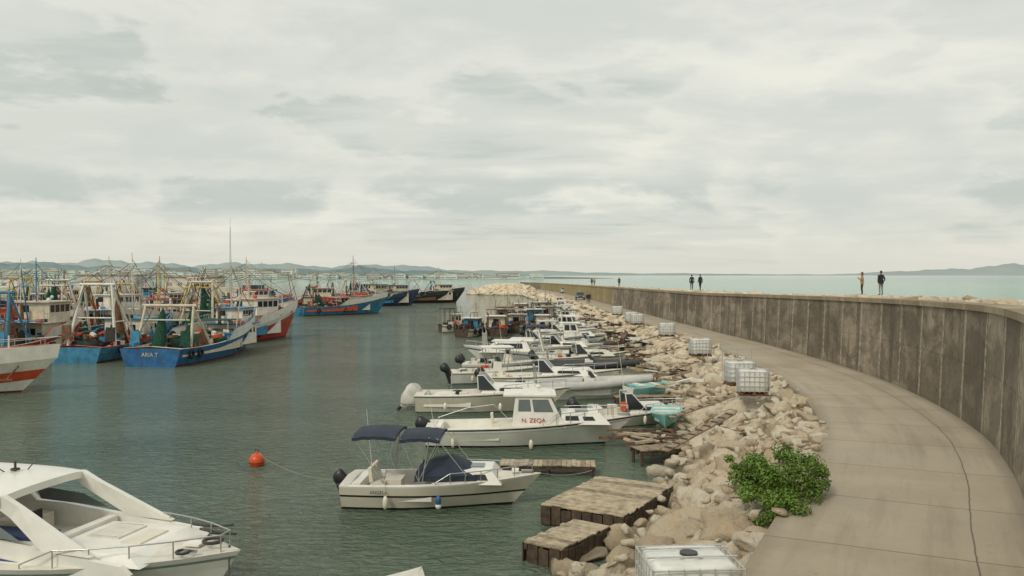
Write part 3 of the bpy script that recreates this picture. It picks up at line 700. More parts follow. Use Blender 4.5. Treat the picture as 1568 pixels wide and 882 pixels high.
c=mix(nt,mrange(nt,n3,.48,.70,0,.45),c,(.22,.175,.12,1))
c=mix(nt,mrange(nt,n2,.58,.70,0,.5),c,(.19,.15,.11,1))
c=mix(nt,mrange(nt,n4,.60,.68,0,.4),c,(.14,.115,.09,1))
fu=math_(nt,'FRACT',math_(nt,'DIVIDE',Uw,3.6));jt=mrange(nt,math_(nt,'ABSOLUTE',math_(nt,'SUBTRACT',fu,.5)),.002,.008,.75,0)
jl=mrange(nt,math_(nt,'ABSOLUTE',math_(nt,'SUBTRACT',Vw,1.05)),.006,.022,.8,0)
c=mix(nt,jt,c,(.11,.085,.06,1));c=mix(nt,jl,c,(.08,.065,.05,1))
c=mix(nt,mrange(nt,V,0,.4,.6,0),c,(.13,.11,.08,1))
c=mix(nt,mrange(nt,math_(nt,'ADD',V,math_(nt,'MULTIPLY',n2,.5)),4.45,4.85,0,.5),c,(.19,.155,.10,1))
setin(nt,b,'Base Color',c);b.inputs['Roughness'].default_value=.85
setin(nt,b,'Normal',bump(nt,math_(nt,'SUBTRACT',n2,math_(nt,'MULTIPLY',jt,.5)),.35,.02));MPATH=m
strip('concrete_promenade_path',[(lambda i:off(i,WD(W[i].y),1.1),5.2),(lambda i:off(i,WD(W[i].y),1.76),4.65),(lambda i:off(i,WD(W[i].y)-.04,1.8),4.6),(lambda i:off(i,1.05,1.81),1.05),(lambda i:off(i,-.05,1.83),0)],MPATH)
M['gravel']=mk('rubble_fill',(.24,.195,.135),.95,var=.4,vs=1.5,bmp=1,bs=6)
strip('breakwater_embankment',[(lambda i:off(i,WD(W[i].y)+SL(W[i].y)+3,-2.5),0),(lambda i:off(i,WD(W[i].y)+SL(W[i].y),-.6),1),(lambda i:off(i,WD(W[i].y)+SL(W[i].y)*.5,.30),2),(lambda i:off(i,WD(W[i].y)-.1,1.4),3),(lambda i:off(i,0,1.5),5)],M['gravel'])
BW=lambda y:interp(y,[(0,5),(30,9),(63,12.5),(90,9),(150,6)])
strip('seaward_berm',[(lambda i:off(i,-1.0,ZT(W[i].y)-.45),0),(lambda i:off(i,-BW(W[i].y),ZT(W[i].y)-.3),1),(lambda i:off(i,-BW(W[i].y)-8,-1.5),2)],M['gravel'])
# rocks
m,nt,b=newmat('limestone_boulder')
g=nn(nt,'ShaderNodeNewGeometry');tc=nn(nt,'ShaderNodeTexCoord').outputs['Object']
c=nn(nt,'ShaderNodeValToRGB');setin(nt,c,0,g.outputs['Random Per Island'])
cr_=c.color_ramp;cr_.elements[0].color=(.52,.42,.29,1);cr_.elements[1].color=(.76,.68,.54,1)
e=cr_.elements.new(.3);e.color=(.69,.58,.42,1);e=cr_.elements.new(.7);e.color=(.74,.66,.52,1)
nz=noise(nt,tc,2.4,9,.72);nf=noise(nt,tc,8,7,.72)
cc=mix(nt,mrange(nt,nz,.50,.66,0,.65),c.outputs[0],(.56,.38,.20,1))
cc=mix(nt,mrange(nt,nf,.55,.70,0,.55),cc,(.30,.235,.155,1))
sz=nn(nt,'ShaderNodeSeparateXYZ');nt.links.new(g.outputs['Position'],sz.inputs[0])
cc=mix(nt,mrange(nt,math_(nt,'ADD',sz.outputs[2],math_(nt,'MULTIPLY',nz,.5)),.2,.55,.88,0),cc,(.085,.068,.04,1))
setin(nt,b,'Base Color',cc);b.inputs['Roughness'].default_value=.95
setin(nt,b,'Normal',bump(nt,math_(nt,'ADD',nz,math_(nt,'MULTIPLY',nf,.6)),1.0,.18));MROCK=m
import bmesh
def protos(sub,k,seed):
    rs=np.random.RandomState(seed);out=[]
    for q in range(k):
        bm=bmesh.new();bmesh.ops.create_icosphere(bm,subdivisions=sub,radius=1)
        V=np.array([v.co[:] for v in bm.verts]);F=np.array([[v.index for v in f.verts] for f in bm.faces]);bm.free()
        for _ in range(rs.randint(9,14)):
            n=rs.normal(size=3);n/=np.linalg.norm(n);d=rs.uniform(.42,.76)
            ex=np.maximum(V@n-d,0);V=V-ex[:,None]*n
        ph=rs.uniform(0,6.28,(4,3));fq=rs.uniform(2.5,7,(4,3))
        for a in range(4): V=V*(1+.045*np.sin((V*fq[a]+ph[a]).sum(1)))[:,None]
        V+=rs.normal(size=V.shape)*(.016 if sub>2 else .02)
        V/=np.abs(V).max()
        out.append((V,F))
    return out
P3=protos(3,18,5);P2=protos(2,14,9)
def rocks(name,items):
    vs=[];fs=[];o=0
    for (x,y,z,sx,sy,szz,hi) in items:
        V,F=random.choice(P3 if hi else P2)
        a=np.random.uniform(0,6.28,3)
        m=np.array(Matrix.Rotation(a[0],3,'Z')@Matrix.Rotation((a[1]-3.14)*.12,3,'X')@Matrix.Rotation((a[2]-3.14)*.12,3,'Y'))
        Q=(V*np.array([sx,sy,szz]))@m.T+np.array([x,y,z])
        vs.append(Q);fs.append(F+o);o+=len(V)
    vs=np.concatenate(vs);fs=np.concatenate(fs)
    me=bpy.data.meshes.new(name+'_mesh');me.vertices.add(len(vs));me.vertices.foreach_set('co',vs.astype(np.float32).ravel())
    me.loops.add(len(fs)*3);me.loops.foreach_set('vertex_index',fs.astype(np.int32).ravel())
    me.polygons.add(len(fs));me.polygons.foreach_set('loop_start',np.arange(0,len(fs)*3,3,dtype=np.int32));me.polygons.foreach_set('loop_total',np.full(len(fs),3,dtype=np.int32))
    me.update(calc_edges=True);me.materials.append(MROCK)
    ob=bpy.data.objects.new(name,me);COL.objects.link(ob);return ob
def idx(s): return int(np.searchsorted(S,s))
items=[]
s=14
while s<S[-1]-1:
    i=min(len(W)-1,idx(s));y=W[i].y;near=y<40;stp=.66 if y<52 else (.8 if y<110 else 1.5)
    w=WD(y);sl=SL(y);o=.1
    while o<sl+.4:
        oo=o+random.uniform(-.25,.25);p=W[i]+NL[i]*(w+max(.12,oo))
        z=1.5-(oo/sl)*1.75+random.uniform(-.14,.2);r=random.uniform(.38,.66)*(1 if y<110 else 1.5)
        if random.random()<.14:r*=1.45
        if o<.4:r=min(r,.5);z-=.08
        items.append((p.x+random.uniform(-.2,.2),p.y+random.uniform(-.2,.2),z,r*random.uniform(.95,1.4),r*random.uniform(.8,1.15),r*random.uniform(.55,.85),near))
        o+=stp
    for k in range(4 if y<70 else 1):
        oo=random.uniform(-.1,sl);p=W[i]+NL[i]*(w+oo);r=random.uniform(.08,.24)
        items.append((p.x,p.y,1.75-(max(0,oo)/sl)*1.6+random.uniform(.0,.25),r*1.2,r,r*.7,False))
    s+=stp
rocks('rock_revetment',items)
items=[];s=25
while s<S[-1]-1:
    i=min(len(W)-1,idx(s));y=W[i].y;o=1.6;bw=BW(y)
    while o<bw+8:
        oo=o+random.uniform(-.5,.5);p=W[i]-NL[i]*oo;zt=ZT(y)
        z=zt-.45 if oo<bw else zt-.4-(oo-bw)/8*(zt+.8)
        r=random.uniform(.35,.62);items.append((p.x,p.y,z+random.uniform(-.1,.08),r*1.5,r*1.2,r*.6,False));o+=.95 if y<150 else 2
    s+=.95 if y<150 else 2.5
rocks('seaward_rock_armour',items)
items=[]
for k in range(900):
    a=random.uniform(0,6.28);q=math.sqrt(random.random());x=-1.5+13.5*q*math.cos(a);y=300+17*q*math.sin(a)
    r=random.uniform(.7,1.5);items.append((x,y,3.0*(1-q**2.2)-.2+random.uniform(-.2,.3),r*1.3,r,r*.7,False))
rocks('breakwater_head_rocks',items)
# ================================================================ WATER
m,nt,b=newmat('sea_water')
g=nn(nt,'ShaderNodeNewGeometry').outputs['Position'];sp=nn(nt,'ShaderNodeSeparateXYZ');nt.links.new(g,sp.inputs[0])
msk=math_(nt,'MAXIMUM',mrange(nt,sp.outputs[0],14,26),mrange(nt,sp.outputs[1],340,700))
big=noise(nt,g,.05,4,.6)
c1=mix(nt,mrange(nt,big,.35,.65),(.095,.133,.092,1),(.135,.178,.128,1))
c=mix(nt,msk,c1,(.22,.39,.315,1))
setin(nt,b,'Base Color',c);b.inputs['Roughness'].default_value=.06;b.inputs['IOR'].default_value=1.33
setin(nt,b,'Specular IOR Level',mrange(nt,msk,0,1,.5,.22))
w1=noise(nt,mapping(nt,g,(1.0,1.9,1),rot=(0,0,.35)),1.9,4,.55,1.0);w2=noise(nt,mapping(nt,g,(.25,.5,1),rot=(0,0,-.3)),1.0,4,.55);w3=noise(nt,mapping(nt,g,(1,1.6,1)),5.0,3,.5,.6)
patch=mrange(nt,noise(nt,mapping(nt,g,(.05,.12,1)),1,3,.5),.35,.65,.6,1.15)
h=math_(nt,'ADD',math_(nt,'MULTIPLY',math_(nt,'MULTIPLY',w1,.75),patch),math_(nt,'ADD',math_(nt,'MULTIPLY',w2,.6),math_(nt,'MULTIPLY',w3,.20)))
setin(nt,b,'Normal',bump(nt,h,1.0,.42));M['water']=m
mb=MB()
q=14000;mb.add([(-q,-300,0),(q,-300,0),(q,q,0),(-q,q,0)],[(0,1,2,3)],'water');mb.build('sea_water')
# ================================================================ HILLS / TOWN
def hill(name,d,prof,colr,z0=-1,var=.15):
    mm,nt,b=newmat(name+'_mat');tc=nn(nt,'ShaderNodeTexCoord').outputs['Object']
    n=noise(nt,tc,14/d,8,.65);c=mix(nt,1,(*colr,1),mrange(nt,n,.35,.65,1-var,1+var),'MULTIPLY');setin(nt,b,'Base Color',c);b.inputs['Roughness'].default_value=1
    b.inputs['Specular IOR Level'].default_value=0
    n=300;a0,a1=prof[0][0],prof[-1][0]
    rows=[[],[],[]]
    rs=random.Random(len(name)*7+int(d));ph=[rs.uniform(0,6.28) for _ in range(6)]
    for i in range(n+1):
        a=a0+(a1-a0)*i/n;h=interp(a,prof)
        h*=1+.12*math.sin(a*37+ph[0])+.09*math.sin(a*83+ph[1])+.06*math.sin(a*190+ph[2])+.03*math.sin(a*420+ph[3])
        h*=d
        rows[0].append((a*d,d,z0));rows[1].append((a*d*1.03,d*1.03,max(z0,h*.6)));rows[2].append((a*d*1.1,d*1.1,max(z0,h)))
    vs=[p for r in rows for p in r];N=n+1
    fs=[(r*N+i,r*N+i+1,(r+1)*N+i+1,(r+1)*N+i) for r in range(2) for i in range(n)]
    me=bpy.data.meshes.new(name);me.from_pydata(vs,[],fs);me.materials.append(mm)
    for p in me.polygons:p.use_smooth=True
    o=bpy.data.objects.new(name,me);COL.objects.link(o)
hill('distant_hills',7000,[(-.9,.013),(-.6,.015),(-.52,.016),(-.49,.014),(-.46,.011),(-.40,.009),(-.34,.011),(-.28,.009),(-.22,.006),(-.18,.014),(-.15,.009),(-.10,.006),(-.05,.003),(0,.002),(.05,.0)],(.20,.26,.265))  # distance haze put into the ridge base colours, paler farther off
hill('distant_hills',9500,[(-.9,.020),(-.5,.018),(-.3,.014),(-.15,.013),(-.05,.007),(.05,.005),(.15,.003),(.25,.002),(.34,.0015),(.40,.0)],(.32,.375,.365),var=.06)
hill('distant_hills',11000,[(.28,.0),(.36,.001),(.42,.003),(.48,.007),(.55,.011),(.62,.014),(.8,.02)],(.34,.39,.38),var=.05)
hill('distant_shoreline',1500,[(-1,.009),(-.6,.008),(-.4,.006),(-.3,.006),(-.2,.004),(-.12,.0035),(-.04,.003),(.03,.002),(.09,.001),(.12,.0)],(.17,.20,.17),z0=-.5,var=.25)
M['tw1']=mk('town_render_white',(.66,.66,.61),.9,var=.1,vs=.1);M['tw2']=mk('town_render_cream',(.55,.51,.42),.9,var=.1,vs=.1);M['tw3']=mk('town_roof',(.36,.28,.22),.9);M['tw4']=mk('town_window',(.25,.28,.28),.5)
mb=MB()
for k in range(330):
    a=-.75+random.random()**1.4*.78;d=random.uniform(1200,1460);x=a*d
    w=random.uniform(8,24);hh=random.uniform(4,14)*(1.0 if a<-.25 else .5);dp=random.uniform(8,14)
    zb=1 if d<1400 else 3
    mt=random.choice(['tw1','tw1','tw2'])
    mb.box((x,d,zb+hh/2),(w,dp,hh),mt)
    mb.box((x,d,zb+hh+.4),(w+.8,dp+.8,.8),random.choice(['tw3','tw1','tw2']))
    for fl in range(int(hh//3)): mb.box((x,d-dp/2-.1,zb+1.8+fl*3),(w*.82,.15,1.1),'tw4')
mb.build('distant_town')
mb=MB();mb.box((-300,345,.6),(400,12,2.2),'tcream');
for k in range(9):
    xx=-130-k*40+random.uniform(-8,8);ww=random.uniform(12,30);hh=random.uniform(2.5,5)
    mb.box((xx,350,1.7+hh/2),(ww,10,hh),random.choice(['tw1','tw2','ltgrey','tcream']));mb.box((xx,350,1.9+hh),(ww+1,11,.4),'tw3')
    for q in range(int(ww/4)): mb.box((xx-ww/2+2+q*4,344.9,3),(1.6,.15,1.2),'tw4')
mb.build('harbour_quay')
# ================================================================ DOCKS ETC
def dock(name,loc,rz,L,Wd,h=.6,top='woodl',legs=True,skirt=False):
    mb=MB();n=int(L/.16)
    for i in range(n):
        mb.box((-L/2+(i+.5)*L/n,random.uniform(-.03,.03),h+random.uniform(-.012,.012)),(L/n*.93,Wd*random.uniform(.97,1.02),.035),top if random.random()<.85 else 'wood',random.uniform(-.01,.01))
    for sd in(-1,0,1): mb.box((0,sd*(Wd/2-.08),h-.09),(L,.09,.13),'woodd')
    if legs:
        for i in range(max(2,int(L/1.1)+1)):
            x=-L/2+.1+(L-.2)*i/max(1,int(L/1.1))
            for sd in(-1,1): mb.cyl((x,sd*(Wd/2-.1),-1),(x+random.uniform(-.04,.04),sd*(Wd/2-.1),h-.03),.06,'woodd')
    if skirt:
        for sd in(-1,1):
            for i in range(int(L/.3)): mb.box((-L/2+.15+i*.3,sd*(Wd/2+.012),h-.28+random.uniform(-.05,.05)),(.27,.03,.5),'woodd')
        for e in(-1,1): 
            for i in range(int(Wd/.3)): mb.box((e*(L/2+.012),-Wd/2+.15+i*.3,h-.28+random.uniform(-.05,.05)),(.03,.27,.5),'woodd')
    return mb.build(name,loc,rz)
dock('wooden_dock',(2.75,23.8,0),R(60),3.7,2.4,.55,skirt=True)
dock('wooden_dock',(1.35,20.5,0),R(54),2.3,1.05,.45,skirt=True)
dock('wooden_dock',(1.2,28.7,0),R(-4),3.2,.9,.36)
dock('wooden_dock',(5.3,30.4,0),R(20),2.0,.9,.55,'wood')
dock('wooden_dock',(6.6,42.5,0),R(5),3.0,.8,.65,'wood')
dock('wooden_dock',(7.3,51.5,0),R(8),3.0,.8,.7,'wood')
dock('wooden_dock',(7.9,60.5,0),R(0),3.4,.8,.7,'wood')
dock('wooden_dock',(8.6,72,0),R(0),3.4,.9,.7)
dock('wooden_dock',(8.8,86,0),R(0),3.4,.9,.7,'wood')
for (x,y,rz,ln) in[(6.3,28.6,38,3.6),(7.6,34.0,20,3.0),(9.0,47.5,15,3.2),(9.8,57,10,3.2),(10.6,69,8,3.2)]:
    mb=MB();mb.box((0,0,0),(ln,.32,.05),'wood');mb.box((0,.17,-.03),(ln,.04,.1),'woodd')
    for i in range(int(ln/.4)): mb.box((-ln/2+.2+i*.4,0,.04),(.05,.28,.03),'woodd')
    mb.build('gangplank',(x,y,1.45),R(rz),ry=R(-14))
mb=MB()
for k in range(45):
    mb.box((random.uniform(-1.3,1.3),random.uniform(-1.4,1.4),random.uniform(-.1,.3)),(random.uniform(.4,1.4),random.uniform(.08,.2),random.uniform(.04,.1)),random.choice(['wood','woodd','woodl','rust']),random.uniform(0,3.1),random.uniform(-.12,.12))
mb.build('timber_debris',(5.3,32.2,.4))
mb=MB()
for k in range(50):
    y=random.uniform(-9,14)
    mb.box((random.uniform(-1.2,1.2),y,random.uniform(-.2,.4)),(random.uniform(.3,1.5),random.uniform(.08,.25),random.uniform(.04,.15)),random.choice(['wood','woodd','rust','twhite','wood','woodl']),random.uniform(0,3.1),random.uniform(-.2,.2))
mb.build('timber_debris',(8.7,50,1.0))
mb=MB()
for k in range(90):
    y=random.uniform(-18,30)
    mb.box((random.uniform(-1.4,1.0),y,random.uniform(-.3,.5)),(random.uniform(.3,1.6),random.uniform(.08,.4),random.uniform(.04,.3)),random.choice(['wood','woodd','rust','twhite','navy','black','tcream']),random.uniform(0,3.1),random.uniform(-.2,.2))
mb.build('timber_debris',(10.2,85,1.0))
def tender(loc,rz,L=2.6):
    mb=MB();H=Hull(L,1.35,.45,.6,.15,.1,3.2,.6,.95);H.build(mb,[(('a',0),'teal'),(('a',.1),'teal'),(('s',.05),'teal'),(('s',0),'twhite')],cock=(.05,.85,.2),inner='teal',deck='teal')
    mb.box((-.2,0,.48),(L*.62,1.15,.05),'teal',0,.03);mb.box((-.5,0,.53),(.25,1.15,.05),'twhite');mb.box((.4,0,.53),(.22,.95,.05),'twhite')
    mb.build('rowing_boat',loc,rz)
tender((6.6,36.4,.4),R(258),3.3);tender((7.2,45.0,.4),R(20),2.4)
def ibc(loc,rz=0,sc=1):
    mb=MB();a,bb,h=.58,.48,1.0
    rows=[]
    for z,k in((.17,.9),(.2,.97),(.5,1.0),(.9,.98),(1.0,.95),(1.03,.85)):
        row=[]
        for j in range(20):
            t=2*math.pi*(j+.5)/20;cx,sy=math.cos(t),math.sin(t);q=max(abs(cx),abs(sy));u=.86;f=(1-u)+u/q
            row.append((cx*f*a*k*.99,sy*f*bb*k*.99,z))
        rows.append(row)
    mb.loft(rows,'tank',True,True);mb.add(rows[-1],[tuple(range(20))],'tank')
    mb.cyl((0,0,1.03),(0,0,1.08),.12,'black',n=14);mb.cyl((0,0,1.03),(0,0,1.05),.2,'tank',n=16)
    mb.box((a,0,.28),(.12,.12,.12),'black')
    for i in range(5):
        z=.2+i*.2;mb.tube([(-a-.02,-bb-.02,z),(a+.02,-bb-.02,z),(a+.02,bb+.02,z),(-a-.02,bb+.02,z),(-a-.02,-bb-.02,z)],.012,'galv',5)
    for i in range(7):
        x=-a-.02+i*(2*a+.04)/6
        for sd in(-1,1): mb.cyl((x,sd*(bb+.03),.14),(x,sd*(bb+.03),1.02),.011,'galv',n=5)
    for i in range(1,6):
        y=-bb+i*2*bb/6
        for sd in(-1,1): mb.cyl((sd*(a+.03),y,.14),(sd*(a+.03),y,1.02),.011,'galv',n=5)
    for y in(-.18,.18): mb.cyl((-a-.02,y,1.07),(a+.02,y,1.07),.014,'galv')
    for y in(-.4,0,.4): mb.box((0,y,.03),(1.2,.12,.06),'rust')
    for x in(-.5,0,.5): mb.box((x,0,.1),(.12,1.0,.08),'rust')
    mb.build('ibc_water_tank',loc,rz,sc)
ibc((2.36,11.35,1.92),R(4),1.0);ibc((9.95,35.2,1.75),R(-8));ibc((10.05,37.6,1.85),R(5));ibc((11.4,51.6,1.8),R(3));ibc((12.35,68,1.8),0);ibc((12.3,84,1.8),R(8));ibc((12.3,88,1.8),0)
ibc((12.6,102,1.9),0)
mb=MB()
for i in range(4): mb.cyl((i*.8,0,0),(i*.8,0,1.05),.022,'galv')
for z in(.5,1.03): mb.cyl((0,0,z),(2.4,0,z),.02,'galv')
mb.build('metal_railing',(10.1,44,1.8),R(10))
mb=MB();mb.sph((0,0,.16),(.27,.27,.28),'orange',20);mb.cyl((0,0,.4),(0,0,.5),.06,'orange',.04,10);mb.torus((0,0,.53),.05,.015,'roped','y');mb.torus((0,0,.12),.272,.012,'black','z',20)
mb.rope((.2,0,.3),(4.2,-4.6,.6),.25,.006,'rope',14);mb.build('mooring_buoy',(-8.97,29.9,0))
# ================================================================ BUSH
def leafmat(n,c1,c2):
    m,nt,b=newmat(n);g=nn(nt,'ShaderNodeNewGeometry');c=mix(nt,g.outputs['Random Per Island'],(*c1,1),(*c2,1));setin(nt,b,'Base Color',c);b.inputs['Roughness'].default_value=.5
    return m
M['leafA']=leafmat('leaf_green',(.05,.115,.012),(.18,.28,.035));M['stem']=mk('stem',(.10,.07,.04),.9)
mb=MB()
clumps=[]
for k in range(48):
    a=random.uniform(0,6.28);q=random.random()**.5
    x=.98*q*math.cos(a);y=.8*q*math.sin(a);z=.2+random.uniform(.05,1.05)*(1-.5*q)
    clumps.append((x,y,z,random.uniform(.14,.30)))
for k in range(20): clumps.append((random.uniform(-.95,0),random.uniform(-1.6,-.6),random.uniform(-.05,.35),random.uniform(.13,.25)))
for k in range(18):
    a=random.uniform(0,6.28);clumps.append((1.05*math.cos(a),.85*math.sin(a),random.uniform(.1,.95),random.uniform(.06,.13)))
for (x,y,z,r) in clumps:
    mb.tube([(x*.1,y*.3,-.3),(x*.5,y*.6,z*.5),(x,y,z)],.010,'stem',4)
    for j in range(int(800*r)):
        d=Vector(np.random.normal(size=3));d.normalize();rr=r*random.random()**.4*1.15;c=Vector((x,y,z))+Vector((d.x,d.y,d.z*.75))*rr
        up=(d+Vector((0,0,.6))+Vector(np.random.normal(size=3))*.6).normalized();t=up.orthogonal().normalized();t=Matrix.Rotation(random.uniform(0,6.28),3,up)@t;s2=up.cross(t)
        l=random.uniform(.045,.085);w=l*.42
        mb.add([c-t*l*.6,c+s2*w*.7+up*.01,c+t*l*.7,c-s2*w*.7+up*.01],[(0,1,2,3)],'leafA')
mb.build('green_shrub',(5.9,18.9,1.72),0,1.0)
# ================================================================ PEOPLE
def person(loc,rz,jac,tro,hair,pose='stand',h=1.75,longhair=False,stride=.0):
    sc=h/1.75
    J=[];E=[];Rr=[]
    def jn(p,r,par=None):
        J.append(p);Rr.append(r)
        if par is not None:E.append((par,len(J)-1))
        return len(J)-1
    pel=jn((0,0,.96),(.15,.115));sp=jn((0,0,1.14),(.145,.11),pel);ch=jn((.0,0,1.34),(.175,.12),sp);nk=jn((.0,0,1.47),(.075,.07),ch);hb=jn((.015,0,1.55),(.055,.055),nk)
    hands=[]
    for sd in(-1,1):
        sh=jn((0,.17*sd,1.40),(.072,.07),ch)
        if pose=='pockets': el=(-.06,.27*sd,1.13);wr=(.07,.20*sd,.96);ha=(.10,.17*sd,.90)
        elif pose=='phone': el=(.05,.24*sd,1.14);wr=(.24,.10*sd,1.26);ha=(.28,.07*sd,1.32)
        else: el=(-.03+stride*.25*sd,.235*sd,1.14);wr=(.03+stride*.5*sd,.25*sd,.90);ha=(.05+stride*.55*sd,.245*sd,.83)
        e1=jn(el,(.052,.05),sh);w1=jn(wr,(.036,.034),e1);hands.append((wr,ha,sd))
        hp=jn((0,.09*sd,.88),(.095,.095),pel);k1=jn((.03-stride*.55*sd,.10*sd,.50),(.065,.06),hp);a1=jn((-.02-stride*1.15*sd,.10*sd,.10),(.045,.045),k1);f1=jn((.04-stride*1.15*sd,.105*sd,.05),(.045,.04),a1);jn((.15-stride*1.15*sd,.115*sd,.035),(.038,.03),f1)
    me=bpy.data.meshes.new('b');me.from_pydata(J,E,[]);o=bpy.data.objects.new('b',me);COL.objects.link(o)
    md=o.modifiers.new('s','SKIN');md.use_smooth_shade=True
    for v,r in zip(me.skin_vertices[0].data,Rr): v.radius=r
    me.skin_vertices[0].data[0].use_root=True
    sd_=o.modifiers.new('u','SUBSURF');sd_.levels=2;sd_.render_levels=2
    bpy.context.view_layer.update();dg=bpy.context.evaluated_depsgraph_get()
    m2=bpy.data.meshes.new_from_object(o.evaluated_get(dg));bpy.data.objects.remove(o)
    mb=MB();vs=[v.co.copy() for v in m2.vertices]
    groups={}
    for p in m2.polygons:
        c=p.center
        k=jac
        if c.z<.11:k='shoe'
        elif c.z<.90 and abs(c.y)<.19:k=tro
        elif c.z>1.485 and abs(c.y)<.1:k='skin'
        if pose=='phone' and c.x>.21 and c.z>1.1:k='skin'
        groups.setdefault(k,[]).append(tuple(p.vertices))
    mb.v+=[tuple(v) for v in vs]
    for k,fl in groups.items():
        i=mb.mi(k)
        for f in fl: mb.f.append(list(f));mb.m.append(i);mb.sm.append(True)
    mb.loft([[(.155*math.cos(t)*.82,.20*math.sin(t),z) for t in [6.283*j/16 for j in range(16)]] for z in(.84,.95,1.06)],jac,True,True)
    mb.torus((0,0,1.48),.08,.025,jac,'z')
    hx=.02;mb.sph((hx,0,1.64),(.095,.077,.118),'skin',16)
    mb.cyl((hx+.088,0,1.66),(hx+.115,0,1.625),.010,'skin',.016);mb.box((hx+.086,0,1.585),(.012,.045,.010),'red')
    for s2 in(-1,1):
        mb.sph((hx+.083,.03*s2,1.655),(.01,.013,.008),'black',8);mb.sph((hx-.005,.08*s2,1.635),(.02,.012,.03),'skin',8)
    mb.sph((hx-.02,0,1.672),(.098,.088,.105),hair,14,.03)
    if longhair: mb.sph((hx-.06,0,1.57),(.06,.09,.13),hair,12,.05)
    for wr,ha,sd in hands:
        wr=Vector(wr);ha=Vector(ha);d=(ha-wr).normalized();mb.cyl(wr,wr+d*.05,.028,'skin',.032,8);pl=wr+d*.06
        mb.sph(tuple(pl),(.034,.026,.042),'skin',10);side=Vector((1,0,0)) if abs(d.x)<.7 else Vector((0,0,1))
        for q,ln in enumerate((.062,.072,.068,.052)):
            b0=pl+side*(q-1.5)*.018+d*.03;b1=b0+d*ln*.5;b2=b1+(d+Vector((0,-sd*.6,0))).normalized()*ln*.5
            mb.cyl(b0,b1,.009,'skin',.0085);mb.cyl(b1,b2,.0085,'skin',.007)
        b0=pl+side*.03;mb.cyl(b0,b0+(side*.6+d).normalized()*.045,.01,'skin',.008)
    ob=mb.build('person',loc,rz,sc);return ob
person((27.25,63.0,5.2),R(100),'j_dark','t_grey','hair','pockets',1.80)
person((25.85,63.0,5.2),R(165),'j_tan','t_dark','hairb','phone',1.70,True)
person((20.75,98.5,4.93),R(80),'j_dark','t_dark','hair','walk',1.80,stride=.12)
person((21.95,99.5,4.93),R(110),'j_dark','t_dark','hair','walk',1.82,stride=.12)
person((17.3,185,4.3),R(90),'j_dark','t_dark','hair','walk',1.75,stride=.12)
person((17.95,186,4.3),R(90),'j_tan','t_dark','hair','walk',1.7,stride=.12)
person((19.6,156,4.5),R(90),'j_dark','t_dark','hair','pockets',1.75)
person((12.9,146,1.8),R(-90),'j_dark','t_grey','hair','walk',1.75,stride=.12)
person((13.6,150,1.8),R(-90),'j_dark','t_dark','hair','walk',1.75,stride=.12)
def car(loc,rz,paint):
    mb=MB();prof=[(-2.1,.35),(-2.15,.75),(-1.95,.95),(-1.5,1.0),(-1.0,1.42),(.3,1.45),(1.0,1.0),(1.9,.85),(2.1,.7),(2.1,.35)]
    rows=[]
    for y,k in((-.85,.94),(-.8,1),(.8,1),(.85,.94)): rows.append([(x,(y if z<1.05 else y*.82),.35+(z-.35)*k) for x,z in prof])
    mb.loft(rows,paint,False)
    for r in(rows[0],rows[-1]): mb.add(r,[tuple(range(10))],paint)
    for sd in(-1,1):
        mb.add([(-1.35,.80*sd,1.03),(.8,.80*sd,1.03),(.25,.72*sd,1.36),(-.95,.72*sd,1.34)],[(0,1,2,3)],'glass')
        for x in(-1.3,1.3): mb.cyl((x,.72*sd,.32),(x,.88*sd,.32),.32,'tyre',n=14);mb.cyl((x,.885*sd,.32),(x,.89*sd,.32),.18,'steel',n=10)
    mb.add([(.38,-.6,1.42),(.38,.6,1.42),(.98,.68,1.04),(.98,-.68,1.04)],[(0,1,2,3)],'glass');mb.add([(-1.06,-.6,1.4),(-1.06,.6,1.4),(-1.5,.68,1.04),(-1.5,-.68,1.04)],[(3,2,1,0)],'glass')
    for sd in(-1,1): mb.box((2.1,.6*sd,.68),(.05,.3,.12),'twhite');mb.box((-2.14,.6*sd,.75),(.05,.3,.12),'red')
    mb.build('parked_car',loc,rz)
car((13.4,168,1.83),R(-92),'carpaint');car((13.9,228,1.83),R(-95),'carpaint2')
# ================================================================ WORLD
w=bpy.data.worlds.new('World');scene.world=w;w.use_nodes=True;nt=w.node_tree;bg=nt.nodes['Background']
sky=nn(nt,'ShaderNodeTexSky',sky_type='NISHITA');sky.sun_disc=False;sky.sun_elevation=R(42);sky.sun_rotation=R(215);sky.air_density=1.5;sky.dust_density=3
tc=nn(nt,'ShaderNodeTexCoord').outputs['Generated'];sp=nn(nt,'ShaderNodeSeparateXYZ');nt.links.new(tc,sp.inputs[0])
X,Y,Z=sp.outputs;zc=math_(nt,'ADD',math_(nt,'MAXIMUM',Z,0),.10)
cb_=nn(nt,'ShaderNodeCombineXYZ');setin(nt,cb_,0,math_(nt,'DIVIDE',X,zc));setin(nt,cb_,1,math_(nt,'DIVIDE',Y,zc))
n1=noise(nt,mapping(nt,cb_.outputs[0],(.45,.55,1),(3.1,1.7,0)),1,6,.5,.2)
n2=noise(nt,mapping(nt,cb_.outputs[0],(1.1,1.9,1),(7.1,2.7,0)),1,7,.55,.25)
n3=noise(nt,mapping(nt,tc,(2.4,2.4,7.0),(1.3,0,.75)),1,9,.55,.15)
n5=noise(nt,mapping(nt,tc,(5.5,5.5,17),(4.3,0,2.4)),1,8,.58,.15)
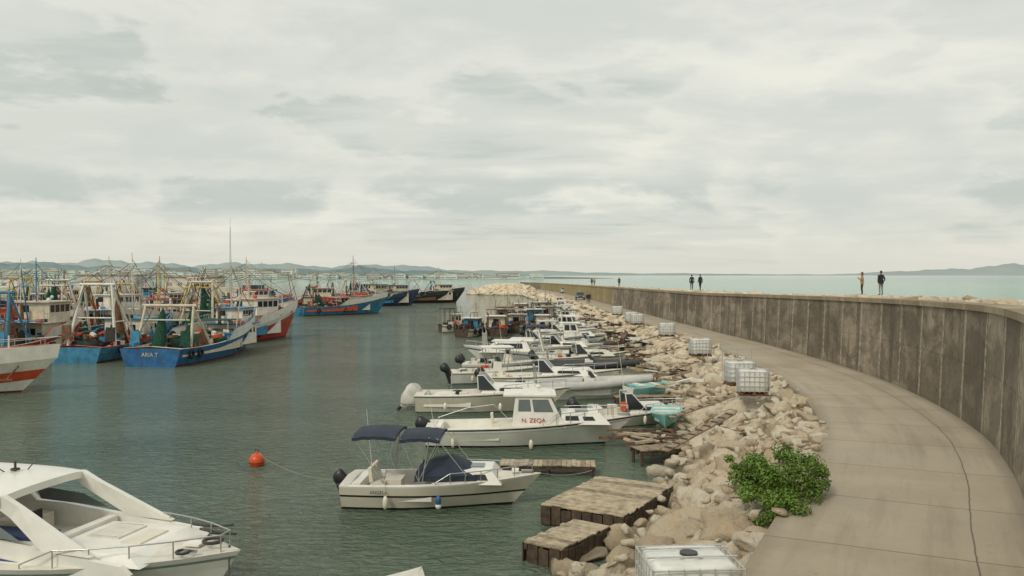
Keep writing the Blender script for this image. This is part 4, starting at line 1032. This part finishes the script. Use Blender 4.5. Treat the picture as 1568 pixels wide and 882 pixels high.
rmp=nn(nt,'ShaderNodeValToRGB');setin(nt,rmp,0,math_(nt,'ADD',math_(nt,'MULTIPLY',n1,.55),math_(nt,'MULTIPLY',n2,.45)))
cr_=rmp.color_ramp;cr_.interpolation='EASE';cr_.elements[0].position=.37;cr_.elements[0].color=(.53,.58,.535,1);cr_.elements[1].position=.62;cr_.elements[1].color=(.86,.845,.75,1)
e=cr_.elements.new(.49);e.color=(.69,.71,.645,1)
pf=mrange(nt,n3,.485,.52,0,1,True)
c=mix(nt,math_(nt,'MULTIPLY',pf,.5),rmp.outputs[0],(.86,.845,.755,1))
sh=math_(nt,'MULTIPLY',pf,mrange(nt,n3,.52,.62,0,.6,True));c=mix(nt,sh,c,(.60,.64,.595,1))
c=mix(nt,mrange(nt,n5,.50,.60,0,.25,True),c,(.58,.62,.585,1))
band=math_(nt,'MULTIPLY',mrange(nt,Z,.055,.08,0,1,True),mrange(nt,Z,.085,.14,1,0,True))
c=mix(nt,math_(nt,'MULTIPLY',band,mrange(nt,n5,.40,.54,.9,.1,True)),c,(.53,.585,.555,1))
c=mix(nt,mrange(nt,Z,.0,.075,.85,0,True),c,(.74,.725,.635,1))
c10=mix(nt,1,c,(10,10,10,1),'MULTIPLY')
c=mix(nt,.94,sky.outputs[0],c10);setin(nt,bg,'Color',c);bg.inputs['Strength'].default_value=.102
sd=bpy.data.lights.new('sun','SUN');sd.energy=1.5;sd.angle=R(12);sd.color=(1,.93,.80)
so=bpy.data.objects.new('sun',sd);COL.objects.link(so)
v=Vector((math.sin(R(215))*math.cos(R(42)),math.cos(R(215))*math.cos(R(42)),math.sin(R(42))))
so.rotation_euler=(v).to_track_quat('Z','Y').to_euler()
cam=bpy.data.cameras.new('camera');co=bpy.data.objects.new('camera',cam);COL.objects.link(co)
cam.lens=30;cam.sensor_width=36;cam.clip_end=40000;cam.clip_start=.1
co.location=(0,0,6.7);co.rotation_euler=(R(90-.88),0,0)
scene.camera=co
scene.view_settings.view_transform='Standard';scene.view_settings.look='None';scene.view_settings.exposure=0
